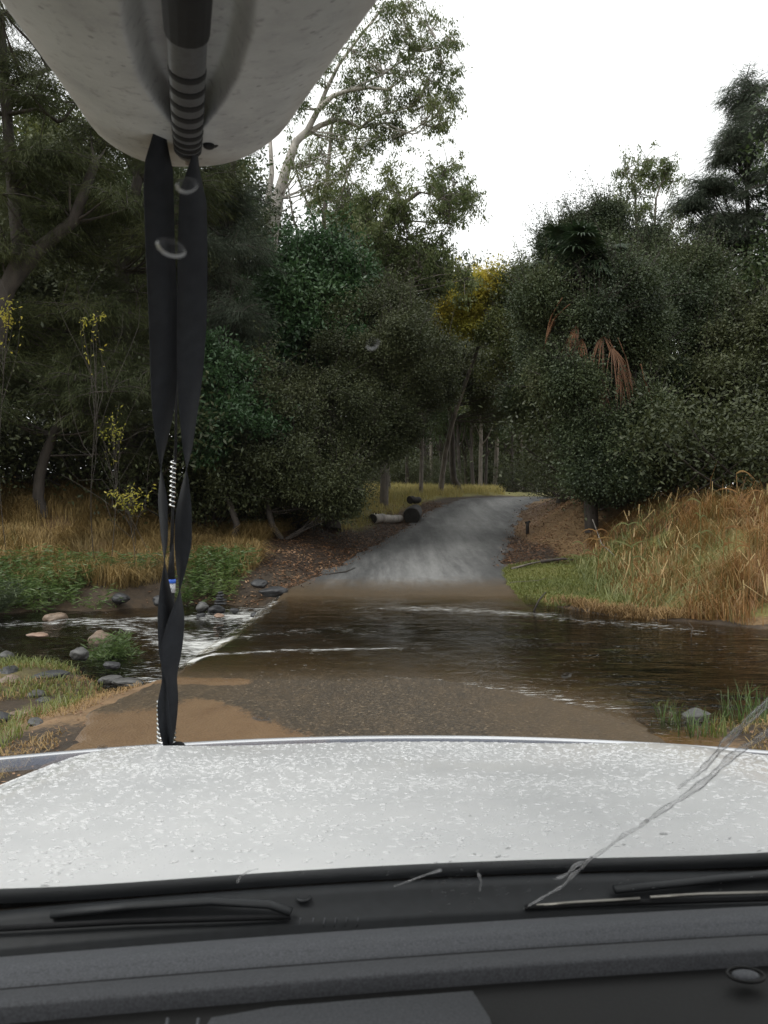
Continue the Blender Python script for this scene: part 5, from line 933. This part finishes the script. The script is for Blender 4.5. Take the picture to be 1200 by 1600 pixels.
full = np.concatenate([np.array(rowsL)[::-1].transpose(1, 0, 2), bot, np.array(rowsR).transpose(1, 0, 2)], 1)
mb = MB(); mb.grid(full[::-1]); hull = mb.build('hull', M['kayak'], root, smooth=True)
na = full.shape[1]; s_all = np.concatenate([np.full(13, 1.), np.abs(sk), np.full(13, 1.)]); rim = sstep(.75, 1., s_all)[None]*np.ones((len(yk), 1)); rim = np.maximum(rim, sstep(1.5, 1.66, yk)[:, None]); attr(hull, 'rim', rim[::-1].ravel())
# handle with grip ribs
def hp(y, dz=0.): return np.array([KX(y)-.002, y, kz(y)-.012+dz])
yh = np.linspace(.55, 1.50, 60); mb = MB(); mb.tube([hp(y) for y in yh], np.interp(yh, [.55, .88, .95, 1.3, 1.45, 1.49, 1.5], [.02, .022, .0235, .0245, .023, .016, .008]), 18, flat=.62); hd = mb.build('handle', simple('handle_rubber', (.05, .052, .057), .55, 120, .25, .2, .001), root, smooth=True)
for y in (1.08, 1.135, 1.19, 1.243, 1.293, 1.338, 1.378, 1.412, 1.442):
    mb = MB(); t_ = np.linspace(0, 2*np.pi, 25); c = hp(y); rw_ = np.interp(y, [.95, 1.3, 1.45], [.0235, .0245, .023]); P = np.stack([c[0]+(rw_-.002)*np.cos(t_), c[1]+0*t_, c[2]+(rw_*.62-.002)*np.sin(t_)], -1); hp0 = hp(y-.0115); hp1 = hp(y+.0115); mb.tube([hp0, hp0+(hp1-hp0)*.15, hp0+(hp1-hp0)*.85, hp1], [rw_*.99, rw_*1.035, rw_*1.035, rw_*.99], 20, flat=.64); mb.build('grip_rib', M['rubber'], hd, smooth=True)
mb = MB(); mb.tube([hp(.5, -.004), hp(.8, -.005), hp(.955, -.004)], [.026, .027, .026], 16, flat=.68); mb.build('handle_sleeve', M['rubber'], hd, smooth=True)
c = np.array([KX(1.47)+.037, 1.46, kz(1.46)+.006]); mb = MB(); mb.grid(np.array([[c+[.013*s_*math.cos(b), .018*s_*math.sin(b), -h_] for b in ph] for s_, h_ in [(1.35, -.004), (1.3, .003), (.75, .004), (.7, .010), (.3, .012), (.01, .012)]]), True); mb.build('bolt', M['rubber'], root, smooth=True)
mb = MB(); mb.tube([hp(1.48, .0), hp(1.53, .0), hp(1.545, .02)], .006, 8); mb.build('toggle_cord', M['barkgrey'], hd)
# ================================================================ STRAPS
def strap(pts, label, W0=.058):
    """pts: (px, py, width px, sign) rows measured down the strap; depth runs from the bow to the bonnet"""
    pts = np.array(pts, float); yy = np.linspace(pts[0, 1], pts[-1, 1], 260); cx = np.interp(yy, pts[:, 1], pts[:, 0]); k = np.hanning(13); k /= k.sum(); cx = np.convolve(np.pad(cx, 6, 'edge'), k, 'valid')
    th = np.interp(yy, pts[:, 1], pts[:, 2]); th = np.convolve(np.pad(th, 6, 'edge'), k, 'valid')
    t0 = (yy-190)/(1168-190); Yd = 1.40+(2.17-1.40)*t0; G = []; G2 = []
    for x_, y_, a, d in zip(cx, yy, th, Yd):
        c = at(x_, y_, d); W = W0*min(1, .08+(y_-yy[0])/100); s = np.array([math.cos(R(a)), math.sin(R(a)), 0]); nn = np.array([-math.sin(R(a)), math.cos(R(a)), 0])*.0009
        G.append([c-s*W/2-nn, c-nn*1.6, c+s*W/2-nn, c+s*W/2+nn, c+nn*1.6, c-s*W/2+nn])
    mb = MB(); mb.grid(np.array(G), True); o = mb.build('tie_down_strap', M['strap'], smooth=False); tag(o, label, 'strap', 'straps tying the bow down to the bonnet'); return recentre(o)
# angle in degrees: 0 = full face, 90 = edge on
strap([(259, 165, 88), (256, 190, 78), (250, 210, 65), (248, 300, 42), (251, 400, 38), (255, 480, 30), (257, 560, 28), (255, 640, 55), (252, 690, 82), (251, 720, 100), (254, 780, 125), (257, 840, 120), (257, 895, 96), (259, 940, 70), (264, 985, 40), (264, 1020, 50), (263, 1060, 95), (257, 1100, 125), (260, 1140, 135), (266, 1168, 110)], 'black webbing strap on the left, twisted three times down to the bonnet')
strap([(307, 215, 86), (305, 245, 78), (302, 300, 52), (301, 400, 32), (300, 500, 24), (297, 580, 40), (294, 650, 66), (293, 700, 84), (291, 740, 108), (287, 800, 140), (286, 850, 145), (282, 900, 118), (280, 930, 98), (275, 970, 60), (268, 1010, 38), (265, 1060, 70), (262, 1100, 40), (262, 1140, 60), (264, 1166, 85)], 'black webbing strap on the right, wider face turned to the camera')
mb = MB(); c = at(278, 1172, 2.15); th = np.linspace(-.3, np.pi/2, 8)
mb.grid(np.array([[c+[.022*math.cos(a)*math.cos(b), .022*math.cos(a)*math.sin(b), .022*math.sin(a)] for b in ph] for a in th]), True); mb.tube([at(262, 1178, 2.12), at(275, 1182, 2.08), at(292, 1185, 2.05)], .006, 8); o = mb.build('rubber_stop', M['rubber'], car, smooth=True)
